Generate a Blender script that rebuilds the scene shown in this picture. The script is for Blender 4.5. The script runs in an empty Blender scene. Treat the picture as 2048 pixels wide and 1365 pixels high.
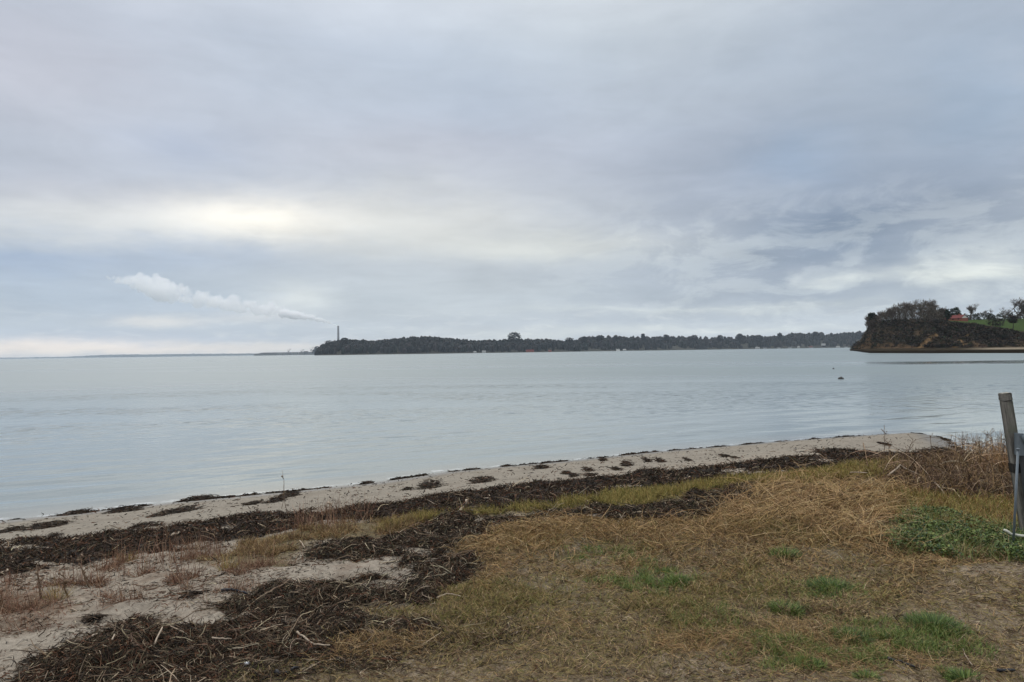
import bpy, bmesh, math, random
import numpy as np
from mathutils import Matrix, Vector
R = math.radians
rng = np.random.default_rng(7)
random.seed(7)
sc = bpy.context.scene
col = sc.collection

# ------------------------------------------------------------------ camera
F = 1479.0                      # focal length in pixels of a 2048 px wide frame
CZ = 2.7                        # eye height over the water
PITCH = math.atan(21.2 / F)
ROLL = math.atan(0.0140)
cam = bpy.data.objects.new('camera', bpy.data.cameras.new('camera'))
col.objects.link(cam)
cam.data.sensor_width = 36.0
cam.data.lens = 36.0 * F / 2048.0
cam.data.clip_start = 0.1
cam.data.clip_end = 60000.0
RM = (Matrix.Rotation(R(90) + PITCH, 4, 'X') @ Matrix.Rotation(-ROLL, 4, 'Z'))
cam.matrix_world = Matrix.Translation((0, 0, CZ)) @ RM
sc.camera = cam
RMn = np.array(RM.to_3x3())

def horizon(px):
    return 718.0 - 0.0140 * px

def ray(px, py):
    px = np.asarray(px, float); py = np.asarray(py, float)
    v = np.stack([(px - 1024) / F, (682.5 - py) / F, -np.ones_like(px)], -1)
    d = v @ RMn.T
    return d / np.linalg.norm(d[..., :2], axis=-1, keepdims=True)   # unit horizontal length

def azel(px, py):
    d = ray(px, py)
    return math.atan2(d[0], d[1]), math.atan(d[2])

def at(px, depth, py=None, z=0.0):
    """world point seen at photo column px, `depth` metres off; height from py or z"""
    d = ray(px, horizon(px) if py is None else py)
    k = depth / d[1]
    return Vector((d[0] * k, depth, z if py is None else CZ + d[2] * k))

# ------------------------------------------------------------------ node helper
class NT:
    def __init__(s, tree):
        s.t = tree; tree.nodes.clear()
    def n(s, typ, **kw):
        nd = s.t.nodes.new(typ)
        for k, v in kw.items():
            setattr(nd, k, v)
        return nd
    def l(s, a, b):
        s.t.links.new(a, b)
    def put(s, sock, v):
        if isinstance(v, bpy.types.NodeSocket): s.l(v, sock)
        elif v is not None: sock.default_value = v
    def math(s, op, a, b=None, c=None, clamp=False):
        nd = s.n('ShaderNodeMath', operation=op, use_clamp=clamp)
        s.put(nd.inputs[0], a); s.put(nd.inputs[1], b); s.put(nd.inputs[2], c)
        return nd.outputs[0]
    def vmath(s, op, a, b=None, c=None):
        nd = s.n('ShaderNodeVectorMath', operation=op)
        s.put(nd.inputs[0], a)
        if b is not None: s.put(nd.inputs[1], b)
        if c is not None: s.put(nd.inputs[2], c)
        return nd.outputs[1] if op in ('DOT_PRODUCT', 'LENGTH') else nd.outputs[0]
    def scale(s, v, f):
        nd = s.n('ShaderNodeVectorMath', operation='SCALE')
        s.put(nd.inputs[0], v); s.put(nd.inputs['Scale'], f)
        return nd.outputs[0]
    def noise(s, vec, scale, detail=4, rough=0.55, dist=0.0, dim='3D', color=False):
        nd = s.n('ShaderNodeTexNoise', noise_dimensions=dim)
        s.put(nd.inputs['Vector'], vec)
        nd.inputs['Scale'].default_value = scale
        nd.inputs['Detail'].default_value = detail
        nd.inputs['Roughness'].default_value = rough
        nd.inputs['Distortion'].default_value = dist
        return nd.outputs[1] if color else nd.outputs[0]
    def mapr(s, v, a, b, c=0.0, d=1.0, smooth=False):
        nd = s.n('ShaderNodeMapRange', interpolation_type='SMOOTHSTEP' if smooth else 'LINEAR')
        s.put(nd.inputs[0], v)
        for i, q in enumerate((a, b, c, d)): s.put(nd.inputs[i + 1], q)
        return nd.outputs[0]
    def mix(s, f, a, b, blend='MIX'):
        nd = s.n('ShaderNodeMix', data_type='RGBA', blend_type=blend)
        s.put(nd.inputs[0], f); s.put(nd.inputs[6], a); s.put(nd.inputs[7], b)
        return nd.outputs[2]
    def comb(s, x, y, z):
        nd = s.n('ShaderNodeCombineXYZ')
        s.put(nd.inputs[0], x); s.put(nd.inputs[1], y); s.put(nd.inputs[2], z)
        return nd.outputs[0]

def c4(c): return (c[0], c[1], c[2], 1.0)

# ------------------------------------------------------------------ world: overcast sky
SUN_AZ, SUN_EL = R(-26), R(43)
w = bpy.data.worlds.new('World'); sc.world = w; w.use_nodes = True
N = NT(w.node_tree)
out = N.n('ShaderNodeOutputWorld')
tc = N.n('ShaderNodeTexCoord')
sep = N.n('ShaderNodeSeparateXYZ'); N.l(tc.outputs['Generated'], sep.inputs[0])
X, Y, Z = sep.outputs
az = N.math('ARCTAN2', X, Y)
el = N.math('ARCSINE', Z)
# perspective of a cloud deck: detail gets flatter towards the horizon
zc = N.math('MAXIMUM', Z, 0.0)
inv = N.math('DIVIDE', 1.0, N.math('ADD', zc, 0.10))
deck = N.comb(N.math('MULTIPLY', X, inv), N.math('MULTIPLY', Y, inv), 0.0)
low = N.comb(N.math('MULTIPLY', az, 1.0), N.math('MULTIPLY', el, 3.2), 0.0)
warp = N.noise(low, 3.0, 5, 0.6, 0.3, color=True)
warp = N.vmath('SUBTRACT', warp, (0.5, 0.5, 0.5))
warp = N.vmath('MULTIPLY', warp, (0.20, 0.075, 0.0))
fine = N.noise(N.comb(az, N.math('MULTIPLY', el, 2.2), 3.0), 22.0, 6, 0.62, color=True)
fine = N.vmath('MULTIPLY', N.vmath('SUBTRACT', fine, (0.5, 0.5, 0.5)), (0.045, 0.02, 0.0))
P0 = N.comb(az, el, 0.0)
P = N.vmath('ADD', N.vmath('ADD', P0, warp), fine)
P2 = N.vmath('ADD', P0, fine)
# base gradient
ze = N.math('POWER', zc, 1.0)
ramp = N.n('ShaderNodeValToRGB'); N.put(ramp.inputs[0], ze)
cr = ramp.color_ramp
cr.elements[0].position = 0.0; cr.elements[0].color = (0.60, 0.625, 0.65, 1)
cr.elements[1].position = 1.0; cr.elements[1].color = (1.42, 1.48, 1.56, 1)
for p, c in ((0.07, (0.50, 0.565, 0.635)), (0.20, (0.485, 0.55, 0.66)), (0.38, (0.50, 0.575, 0.70)), (0.6, (0.92, 0.98, 1.07))):
    e = cr.elements.new(p); e.color = c4(c)
acc = ramp.outputs[0]
G = [ # photo column, row, half widths, colour offset, warped?
    (500, 435, 170, 42, (.40, .34, .22), 0), (510, 440, 75, 22, (.16, .15, .12), 0), (250, 450, 160, 34, (.12, .11, .08), 1),
    (850, 445, 260, 60, (.21, .175, .08), 1), (1130, 495, 190, 26, (.14, .125, .06), 1),
    (50, 430, 170, 50, (.11, .09, .05), 1), (10, 520, 190, 30, (-.13, -.10, -.02), 1),
    (380, 520, 220, 26, (-.07, -.05, .0), 1), (200, 600, 330, 45, (-.07, -.045, .01), 1),
    (250, 680, 330, 16, (-.08, -.05, .02), 0), (40, 692, 260, 15, (.62, .42, .20), 0),
    (450, 698, 320, 10, (.34, .24, .12), 0), (310, 646, 75, 9, (.34, .26, .15), 0), (470, 636, 90, 8, (.12, .09, .05), 0),
    (605, 597, 58, 26, (.20, .19, .14), 0), (560, 612, 50, 14, (.10, .09, .07), 1), (440, 668, 14, 5, (.14, .12, .08), 0),
    (505, 672, 12, 4, (.12, .11, .07), 0), (548, 668, 12, 4, (.10, .09, .06), 0),
    (1925, 545, 105, 28, (.36, .35, .25), 1), (1790, 548, 60, 14, (.16, .16, .12), 1), (1700, 568, 40, 10, (.22, .22, .17), 1), (1590, 560, 14, 12, (.14, .14, .12), 0), (1960, 570, 50, 8, (-.14, -.14, -.11), 1), (1850, 590, 40, 10, (-.10, -.10, -.08), 1),
    (1590, 455, 150, 45, (-.15, -.15, -.14), 1), (1640, 520, 190, 28, (-.11, -.11, -.10), 1), (1690, 590, 120, 16, (-.07, -.07, -.06), 1), (1880, 400, 200, 90, (-.07, -.075, -.07), 1),
    (1500, 570, 260, 32, (-.06, -.065, -.055), 1), (1700, 620, 330, 18, (.02, .02, .01), 1),
    (1330, 660, 380, 9, (.20, .20, .14), 1), (1320, 610, 260, 7, (.10, .10, .07), 1), (1550, 610, 200, 8, (.08, .08, .05), 1),
    (1850, 200, 420, 260, (-.12, -.115, -.12), 1), (1980, 200, 100, 90, (-.03, -.01, .015), 1),
    (1450, 340, 330, 110, (-.07, -.075, -.07), 1), (1600, 310, 100, 45, (-.03, -.005, .03), 1),
    (60, 110, 260, 130, (.02, -.015, -.03), 1), (1200, 60, 330, 110, (.05, .05, .02), 1),
    (950, 190, 200, 90, (-.03, -.02, .0), 1), (120, 370, 240, 40, (-.03, -.045, -.05), 1),
    (850, 300, 300, 60, (.02, -.005, -.02), 1), (400, 300, 120, 40, (-.05, -.04, -.01), 1),
    (850, 600, 300, 60, (.03, .025, .01), 1), (1000, 655, 120, 10, (.05, .04, .02), 1),
]
for cx, cy, sx, sy, c, wv in G:
    a0, e0 = azel(cx, cy)
    k = math.cos(a0)
    ia, ie = F / (sx * k * k * 1.2), F / (sy * k * 1.2)
    q = N.vmath('SUBTRACT', P if wv else P2, (a0, e0, 0))
    q = N.vmath('MULTIPLY', q, (ia, ie, 0))
    g = N.math('EXPONENT', N.math('MULTIPLY', N.vmath('DOT_PRODUCT', q, q), -1.0))
    acc = N.vmath('ADD', acc, N.scale(tuple(c), g) if False else N.vmath('MULTIPLY', N.comb(g, g, g), tuple(c)))
# soft mottling everywhere, ragged low cumulus edges near the horizon
m1 = N.noise(deck, 1.1, 5, 0.55, 0.4)
m2 = N.noise(N.comb(az, N.math('MULTIPLY', el, 4.0), 9.0), 7.0, 7, 0.6, 0.5)
mm = N.math('ADD', N.mapr(m1, 0.3, 0.7, 0.93, 1.07), N.mapr(m2, 0.3, 0.7, -0.042, 0.042))
acc = N.vmath('MULTIPLY', N.scale(acc, mm), (1.10, 1.064, 1.014))
# broken cloud rims, lower right sky
nz = N.noise(N.comb(az, N.math('MULTIPLY', el, 2.6), 4.0), 9.0, 9, 0.66, 0.5)
nz2 = N.noise(N.comb(az, N.math('MULTIPLY', el, 4.5), 8.0), 24.0, 7, 0.62, 0.4)
rag = N.mapr(nz, 0.46, 0.58, -0.75, 1, True)
band = N.math('MULTIPLY', N.mapr(el, 0.01, 0.04, 0, 1, True), N.mapr(el, 0.12, 0.24, 1, 0, True))
band = N.math('MULTIPLY', band, N.mapr(az, -0.1, 0.35, 0, 1, True))
acc = N.vmath('ADD', acc, N.scale(N.vmath('MULTIPLY', N.comb(rag, rag, rag), (.085, .085, .070)), band))
# small cumulus rows low over the horizon everywhere
rg2 = N.mapr(nz2, 0.52, 0.64, 0, 1, True)
bd2 = N.math('MULTIPLY', N.mapr(el, 0.004, 0.015, 0, 1, True), N.mapr(el, 0.035, 0.075, 1, 0, True))
acc = N.vmath('ADD', acc, N.scale(N.vmath('MULTIPLY', N.comb(rg2, rg2, rg2), (.10, .09, .07)), bd2))
# soft billows higher up
bl = N.mapr(N.noise(deck, 2.3, 7, 0.6, 0.8), 0.35, 0.65, -0.026, 0.026)
acc = N.vmath('ADD', acc, N.comb(bl, bl, bl))
sky = N.n('ShaderNodeTexSky', sky_type='NISHITA', sun_disc=False, sun_elevation=SUN_EL, sun_rotation=SUN_AZ)
bg1 = N.n('ShaderNodeBackground'); N.l(sky.outputs[0], bg1.inputs[0]); bg1.inputs[1].default_value = 0.06
bg2 = N.n('ShaderNodeBackground'); N.put(bg2.inputs[0], acc); bg2.inputs[1].default_value = 1.0
mx = N.n('ShaderNodeMixShader'); mx.inputs[0].default_value = 0.94
N.l(bg1.outputs[0], mx.inputs[1]); N.l(bg2.outputs[0], mx.inputs[2]); N.l(mx.outputs[0], out.inputs[0])
w.cycles.sampling_method = 'MANUAL'; w.cycles.sample_map_resolution = 1024

sun = bpy.data.objects.new('sun', bpy.data.lights.new('sun', 'SUN'))
col.objects.link(sun)
sun.data.energy = 1.0; sun.data.angle = R(50); sun.data.color = (1.0, 0.955, 0.89)
sd = Vector((math.sin(SUN_AZ) * math.cos(SUN_EL), math.cos(SUN_AZ) * math.cos(SUN_EL), math.sin(SUN_EL)))
sun.rotation_euler = sd.to_track_quat('Z', 'Y').to_euler()

sc.view_settings.view_transform = 'Standard'
sc.view_settings.look = 'None'
sc.view_settings.exposure = 0.0
sc.view_settings.gamma = 1.0
sc.view_settings.use_curve_mapping = False
sc.cycles.volume_bounces = 12
sc.cycles.max_bounces = 14
sc.cycles.diffuse_bounces = 3
sc.cycles.glossy_bounces = 3
sc.cycles.transparent_max_bounces = 12

# ------------------------------------------------------------------ numpy noise
def perlin(x, y, seed=0):
    r = np.random.default_rng(seed)
    perm = r.permutation(256); perm = np.concatenate([perm, perm])
    ga = r.uniform(0, 2 * np.pi, 256); gx, gy = np.cos(ga), np.sin(ga)
    xi = np.floor(x).astype(int); yi = np.floor(y).astype(int)
    xf = x - xi; yf = y - yi
    xi &= 255; yi &= 255
    u = xf ** 3 * (xf * (xf * 6 - 15) + 10); v = yf ** 3 * (yf * (yf * 6 - 15) + 10)
    def g(ix, iy, dx, dy):
        h = perm[perm[ix & 255] + (iy & 255)]
        return gx[h] * dx + gy[h] * dy
    a = g(xi, yi, xf, yf); b = g(xi + 1, yi, xf - 1, yf)
    c = g(xi, yi + 1, xf, yf - 1); d = g(xi + 1, yi + 1, xf - 1, yf - 1)
    return (a + u * (b - a)) * (1 - v) + (c + u * (d - c)) * v

def fbm(x, y, scale, octv=4, seed=0, gain=0.5):
    s = 0; a = 1; t = 0
    for i in range(octv):
        s = s + a * perlin(x * scale * 2 ** i + 17.3 * i, y * scale * 2 ** i - 9.1 * i, seed + i)
        t += a; a *= gain
    return s / t * 1.6

def sstep(a, b, x):
    t = np.clip((x - a) / (b - a), 0, 1)
    return t * t * (3 - 2 * t)

# ------------------------------------------------------------------ mesh helpers
def raw_mesh(name, V, faces, nper, colors=None, smooth=False, attrs=None):
    """V (n,3); faces (m,nper) ints; colours (n,3)"""
    me = bpy.data.meshes.new(name)
    V = np.ascontiguousarray(V, np.float32); faces = np.ascontiguousarray(faces, np.int32)
    me.vertices.add(len(V)); me.vertices.foreach_set('co', V.ravel())
    m = len(faces)
    me.loops.add(m * nper); me.loops.foreach_set('vertex_index', faces.ravel())
    me.polygons.add(m)
    me.polygons.foreach_set('loop_start', np.arange(0, m * nper, nper, dtype=np.int32))
    me.polygons.foreach_set('use_smooth', np.full(m, smooth))
    if colors is not None:
        a = me.color_attributes.new('tint', 'FLOAT_COLOR', 'POINT')
        cc = np.ones((len(V), 4), np.float32); cc[:, :3] = colors
        a.data.foreach_set('color', cc.ravel())
    for k, v in (attrs or {}).items():
        a = me.attributes.new(k, 'FLOAT', 'POINT')
        a.data.foreach_set('value', np.asarray(v, np.float32).ravel())
    me.update(calc_edges=True)
    return me

def link(name, me, mat=None, parent=None, label=None, cat=None, group=None, kind=None, loc=None):
    o = bpy.data.objects.new(name, me); col.objects.link(o)
    if mat is not None and me is not None:
        if not me.materials: me.materials.append(mat)
    if parent is not None: o.parent = parent
    if loc is not None: o.location = loc
    if label: o['label'] = label
    if cat: o['category'] = cat
    if group: o['group'] = group
    if kind: o['kind'] = kind
    return o

def empty(name, loc, label, cat, group=None, rz=0.0):
    o = link(name, None, label=label, cat=cat, group=group, loc=loc)
    o.rotation_euler.z = rz
    o.empty_display_size = 0.2
    return o

def copy_tree(o, label=None, loc=None, rz=None, scale=None):
    c = o.copy(); col.objects.link(c)
    if label: c['label'] = label
    if loc is not None: c.location = loc
    if rz is not None: c.rotation_euler.z = rz
    if scale is not None: c.scale = scale
    for ch in o.children:
        d = ch.copy(); col.objects.link(d); d.parent = c
        for g in ch.children:
            e = g.copy(); col.objects.link(e); e.parent = d
    return c

def bm_mesh(name, bm, smooth=False):
    me = bpy.data.meshes.new(name)
    bmesh.ops.recalc_face_normals(bm, faces=bm.faces)
    for f in bm.faces: f.smooth = smooth
    bm.to_mesh(me); bm.free()
    return me

def box(bm, x0, x1, y0, y1, z0, z1):
    v = [bm.verts.new(p) for p in ((x0, y0, z0), (x1, y0, z0), (x1, y1, z0), (x0, y1, z0), (x0, y0, z1), (x1, y0, z1), (x1, y1, z1), (x0, y1, z1))]
    for f in ((0, 3, 2, 1), (4, 5, 6, 7), (0, 1, 5, 4), (1, 2, 6, 5), (2, 3, 7, 6), (3, 0, 4, 7)):
        bm.faces.new([v[i] for i in f])

def tube(bm, pts, rads, n=6, cap=True):
    """tapered tube along points"""
    pts = [Vector(p) for p in pts]
    rings = []
    for i, p in enumerate(pts):
        t = (pts[min(i + 1, len(pts) - 1)] - pts[max(i - 1, 0)]).normalized()
        a = t.cross(Vector((0, 0, 1)))
        if a.length < 0.05: a = t.cross(Vector((0, 1, 0)))
        a.normalize(); b = t.cross(a)
        rings.append([bm.verts.new(p + (a * math.cos(2 * math.pi * k / n) + b * math.sin(2 * math.pi * k / n)) * rads[i]) for k in range(n)])
    for r0, r1 in zip(rings, rings[1:]):
        for k in range(n):
            bm.faces.new((r0[k], r0[(k + 1) % n], r1[(k + 1) % n], r1[k]))
    if cap:
        bm.faces.new(rings[0][::-1]); bm.faces.new(rings[-1])

# ------------------------------------------------------------------ materials
def mat(name, build):
    m = bpy.data.materials.new(name); m.use_nodes = True
    n = NT(m.node_tree)
    o = n.n('ShaderNodeOutputMaterial'); b = n.n('ShaderNodeBsdfPrincipled')
    n.l(b.outputs[0], o.inputs[0])
    build(n, b, o)
    return m

def simple(name, c, rough=0.8, var=0.25, scale=8.0, bump=0.0, bdist=0.01, metallic=0.0, stretch=(1, 1, 1)):
    def f(n, b, o):
        t = n.n('ShaderNodeTexCoord')
        v = n.vmath('MULTIPLY', t.outputs['Object'], stretch)
        q = n.noise(v, scale, 6, 0.65)
        n.put(b.inputs['Base Color'], n.mix(1.0, c4(c), n.comb(*[n.mapr(q, 0.25, 0.75, 1 - var, 1 + var)] * 3), 'MULTIPLY'))
        b.inputs['Roughness'].default_value = rough
        b.inputs['Metallic'].default_value = metallic
        b.inputs['Specular IOR Level'].default_value = 0.3
        if bump:
            bp = n.n('ShaderNodeBump'); bp.inputs['Strength'].default_value = bump; bp.inputs['Distance'].default_value = bdist
            n.l(q, bp.inputs['Height']); n.l(bp.outputs[0], b.inputs['Normal'])
    return mat(name, f)

def tinted(name, rough=0.75, var=0.2, scale=20.0, transl=0.0, spec=0.25):
    """colour from the mesh's own per-piece tint attribute"""
    def f(n, b, o):
        a = n.n('ShaderNodeAttribute', attribute_name='tint')
        g = n.n('ShaderNodeNewGeometry')
        q = n.noise(g.outputs['Position'], scale, 3, 0.6)
        n.put(b.inputs['Base Color'], n.mix(1.0, a.outputs['Color'], n.comb(*[n.mapr(q, 0.25, 0.75, 1 - var, 1 + var)] * 3), 'MULTIPLY'))
        b.inputs['Roughness'].default_value = rough
        b.inputs['Specular IOR Level'].default_value = spec
    return mat(name, f)

# ------------------------------------------------------------------ shoreline and beach height
SHORE_PX = [(-900, 1180), (-500, 1110), (-200, 1068), (0, 1042), (140, 1029), (270, 1014), (370, 1003), (560, 985), (730, 968), (880, 946),
            (1000, 934), (1130, 923), (1300, 905), (1450, 893), (1550, 884), (1650, 877), (1750, 870), (1800, 867),
            (1850, 869), (1890, 876), (1915, 888), (1935, 905), (1960, 922), (2048, 938), (2300, 950), (2800, 960)]
def to_water(px, py):
    d = ray(px, py); k = -CZ / d[2]
    return d[0] * k, d[1] * k
SH = np.array([to_water(a, b) for a, b in SHORE_PX])
SH = np.vstack([[-120, -60 + 0 * SH[0, 1]], SH, [SH[-1, 0] + 60, SH[-1, 1] + 20], [400, 60]])

def seg_dist(x, y, poly, closed=False):
    best = np.full(np.shape(x), 1e9)
    m = len(poly)
    for i in range(m if closed else m - 1):
        ax, ay = poly[i]; bx, by = poly[(i + 1) % m]
        dx, dy = bx - ax, by - ay
        t = np.clip(((x - ax) * dx + (y - ay) * dy) / (dx * dx + dy * dy + 1e-12), 0, 1)
        best = np.minimum(best, (x - ax - t * dx) ** 2 + (y - ay - t * dy) ** 2)
    return np.sqrt(best)

def inside(x, y, poly):
    r = np.zeros(np.shape(x), bool); m = len(poly)
    for i in range(m):
        ax, ay = poly[i]; bx, by = poly[(i + 1) % m]
        c = ((ay > y) != (by > y)) & (x < (bx - ax) * (y - ay) / (by - ay + 1e-12) + ax)
        r ^= c
    return r
LAND = np.vstack([SH, [400, -500], [-400, -500], [-400, -60]])

def shore_d(x, y):
    """signed distance: positive on land"""
    d = seg_dist(x, y, SH)
    return np.where(inside(x, y, LAND), d, -d)

def profile(d):
    z = np.interp(d, [-400, -30, -6, -1.5, 0, 0.5, 1.6, 3.0, 5.0, 7.0, 9.0, 12, 60], [-8, -2.2, -0.6, -0.16, 0.0, 0.07, 0.20, 0.36, 0.62, 0.84, 0.98, 1.05, 1.3])
    return z

def ground_xy(px, py):
    """where the photo pixel meets the beach"""
    d = ray(px, py)
    t = CZ / np.maximum(-d[..., 2], 1e-4)
    lo = np.zeros_like(t); hi = t.copy()
    for _ in range(16):
        m = (lo + hi) / 2
        z = CZ + d[..., 2] * m
        above = z > np.maximum(profile(shore_d(d[..., 0] * m, d[..., 1] * m)), 0)
        lo = np.where(above, m, lo); hi = np.where(above, hi, m)
    m = (lo + hi) / 2
    return d[..., 0] * m, d[..., 1] * m

# grid axes: fine where the beach is seen, coarse beyond
def axis(parts):
    a = []
    for lo, hi, st in parts: a.append(np.arange(lo, hi - 1e-6, st))
    a.append([parts[-1][1]]); return np.concatenate(a)
GX = axis([(-120, -40, 10), (-40, -14, 2), (-14, -9, 0.15), (-9, 7, 0.06), (7, 14, 0.08), (14, 18, 0.2), (18, 40, 2), (40, 200, 20)])
GY = axis([(-120, -20, 10), (-20, 0, 2), (0, 3, 0.2), (3, 11, 0.06), (11, 17, 0.085), (17, 25, 0.1), (25, 40, 1), (40, 60, 5)])
MX, MY = np.meshgrid(GX, GY)
D = shore_d(MX, MY)
near = (D > -3) & (MX > -15) & (MX < 18) & (MY > 2) & (MY < 26)

def samp(A, x, y):
    """bilinear lookup of a grid array"""
    i = np.clip(np.searchsorted(GX, x) - 1, 0, len(GX) - 2); j = np.clip(np.searchsorted(GY, y) - 1, 0, len(GY) - 2)
    u = np.clip((x - GX[i]) / (GX[i + 1] - GX[i]), 0, 1); v = np.clip((y - GY[j]) / (GY[j + 1] - GY[j]), 0, 1)
    return (A[j, i] * (1 - u) + A[j, i + 1] * u) * (1 - v) + (A[j + 1, i] * (1 - u) + A[j + 1, i + 1] * u) * v

LAST_SD = np.full(MX.shape, -1.0)
def mask(px_poly, amp=0.10, edge=0.05, nscale=2.2, seed=3, gap=0.0, off=0.0):
    p = np.array(px_poly, float)
    x, y = ground_xy(p[:, 0], p[:, 1])
    poly = np.stack([x, y], 1)
    r = np.zeros_like(MX)
    x0, x1, y0, y1 = x.min() - 1, x.max() + 1, y.min() - 1, y.max() + 1
    s = (MX > x0) & (MX < x1) & (MY > y0) & (MY < y1)
    xs, ys = MX[s], MY[s]
    sd_ = seg_dist(xs, ys, poly, True) * np.where(inside(xs, ys, poly), 1, -1)
    n = fbm(xs, ys, nscale, 5, seed, 0.6)
    r[s] = sstep(-edge, edge, sd_ + off + n * amp)
    LAST_SD[:] = -1; LAST_SD[s] = sd_ + n * amp
    return r

# --- seaweed wrack
W_MAIN = [(-420, 1150), (-150, 1100), (-50, 1088), (30, 1080), (130, 1080), (200, 1069), (250, 1069), (330, 1056), (430, 1041), (480, 1032), (560, 1026),
          (700, 1018), (760, 1010), (830, 999), (900, 986), (960, 981), (1080, 967), (1200, 959), (1290, 946), (1400, 938), (1500, 926),
          (1560, 917), (1650, 915), (1625, 899), (1700, 902), (1800, 907), (1870, 894), (1920, 905), (1990, 925), (2060, 940),
          (2060, 960), (1920, 940), (1800, 928), (1740, 938), (1640, 951), (1500, 958), (1440, 966), (1330, 984), (1230, 988), (1160, 1004), (1080, 1022),
          (1000, 1030), (880, 1030), (800, 1034), (700, 1044), (600, 1060), (500, 1080), (420, 1096), (300, 1106), (180, 1122),
          (100, 1132), (0, 1154), (-150, 1200), (-420, 1300)]
W_MID = [(437, 1215), (506, 1190), (533, 1169), (615, 1164), (700, 1166), (760, 1152), (815, 1130), (790, 1118), (700, 1122), (600, 1120),
         (612, 1100), (651, 1080), (700, 1088), (785, 1077), (839, 1058), (890, 1036), (959, 1040), (1061, 1036), (1072, 1016), (1147, 1026), (1181, 1011),
         (1249, 1022), (1300, 1018), (1400, 985), (1500, 983), (1540, 1000), (1500, 1020), (1420, 1040), (1300, 1046), (1200, 1044), (1100, 1052), (1000, 1062), (960, 1090),
         (900, 1108), (960, 1128), (965, 1145), (930, 1165), (900, 1190), (850, 1205), (760, 1210), (700, 1222), (760, 1240), (860, 1248),
         (870, 1258), (800, 1262), (700, 1268), (640, 1262), (600, 1238), (540, 1226)]
W_FORE = [(0, 1385), (50, 1340), (100, 1306), (160, 1281), (210, 1262), (240, 1243), (300, 1238), (330, 1256), (420, 1250), (510, 1238), (560, 1258),
          (650, 1268), (665, 1290), (640, 1312), (560, 1326), (470, 1330), (430, 1375), (440, 1460), (500, 1560), (-300, 1560)]
W_RIGHT = [(1760, 955), (1850, 938), (1960, 930), (2048, 935), (2300, 950), (2300, 1010), (2048, 1000), (1950, 1000), (1850, 985), (1790, 980)]
W_LIT = [(600, 1240), (760, 1262), (880, 1255), (1000, 1250), (1100, 1262), (1000, 1275), (820, 1300), (760, 1330), (700, 1385), (500, 1400), (470, 1330), (600, 1325), (660, 1300)]
W_STR = [(1420, 960), (1560, 950), (1640, 948), (1700, 945), (1640, 955), (1540, 962), (1440, 972)]
m_main = mask(W_MAIN, 0.34, 0.05, 1.6, 11); h_main = sstep(-.05, .55, LAST_SD)
gaps = fbm(MX * 0.7 - MY * 0.25, MY * 1.7 + MX * .6, 1.0, 5, 40, 0.6)        # bare sand showing through in streaks
gp = 1 - sstep(0.02, 0.20, gaps) * sstep(0.9, 2.6, D)
m_main *= gp; h_main *= gp
m_mid = mask(W_MID, 0.24, 0.05, 2.4, 12); h_mid = sstep(-.05, .42, LAST_SD)
mg = 1 - sstep(0.04, 0.24, fbm(MX, MY, 1.9, 5, 43, .6)); m_mid *= mg; h_mid *= mg
m_fore = mask(W_FORE, 0.16, 0.04, 3.0, 13); h_fore = sstep(-.05, .45, LAST_SD)
mf = 1 - .8 * sstep(0.20, 0.36, fbm(MX, MY, 2.3, 5, 46, .6)); m_fore *= mf; h_fore *= mf
m_right = mask(W_RIGHT, 0.3, 0.1, 1.5, 14); h_right = sstep(-.1, .5, LAST_SD)
m_str = mask(W_STR, 0.2, 0.1, 1.5, 15) * 0
weed = np.maximum.reduce([m_main, m_mid, m_fore, m_right * 0.8])
litter = mask(W_LIT, 0.25, 0.15, 2.0, 16)
# thin line of weed along the waterline
tl = np.exp(-((D - 0.14 - 0.16 * fbm(MX, MY, 1.1, 4, 21)) / 0.05) ** 2) * sstep(0.0, 0.25, fbm(MX, MY, 1.6, 5, 22, .65) + 0.02)
tl *= near

RR0 = np.hypot(MX, MY)
# --- vegetation zones
Z_TURF = [(1000, 1062), (1100, 1050), (1200, 1043), (1300, 1046), (1420, 1040), (1500, 1010), (1600, 985), (1700, 975), (1800, 985), (1850, 990), (1950, 1005), (2048, 1008), (2500, 1020),
          (2500, 1125), (2048, 1130), (1900, 1125), (1780, 1180), (1840, 1240), (1990, 1290), (1960, 1340), (1800, 1320), (1600, 1322), (1400, 1300), (1250, 1345), (1100, 1330), (950, 1300), (820, 1290), (640, 1335), (500, 1380),
          (500, 1500), (430, 1500), (440, 1340), (560, 1328), (700, 1265), (860, 1255), (740, 1222), (860, 1205), (930, 1165), (960, 1135), (900, 1100), (970, 1085)]
Z_SOIL = [(820, 1290), (1000, 1230), (1200, 1190), (1500, 1130), (1780, 1120), (2100, 1135), (2700, 1200), (2700, 1700), (400, 1700), (600, 1380)]
Z_GOLD = [(420, 1118), (500, 1082), (600, 1062), (700, 1048), (800, 1038), (880, 1030), (860, 1048), (790, 1074), (700, 1082), (650, 1078), (600, 1100), (560, 1130), (480, 1140)]
Z_YEL = [(760, 1062), (830, 1040), (940, 1030), (1080, 1020), (1180, 995), (1240, 988), (1340, 984), (1440, 968), (1560, 958), (1700, 945), (1800, 935), (1800, 960), (1600, 985), (1500, 988), (1400, 988), (1320, 1012), (1240, 1020), (1150, 1018), (1050, 1030), (950, 1040), (880, 1048)]
Z_STRAW = [(900, 1100), (960, 1068), (1080, 1050), (1200, 1048), (1400, 1052), (1450, 1000), (1560, 972), (1680, 950), (1800, 940), (1850, 985), (1760, 1040), (1790, 1095), (1740, 1120), (1500, 1090), (1400, 1110), (1200, 1090), (1050, 1130), (960, 1125)]
Z_YR = [(1790, 1005), (1850, 990), (2048, 1005), (2300, 1010), (2300, 1075), (2048, 1070), (1900, 1062), (1800, 1055), (1780, 1030)]
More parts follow.
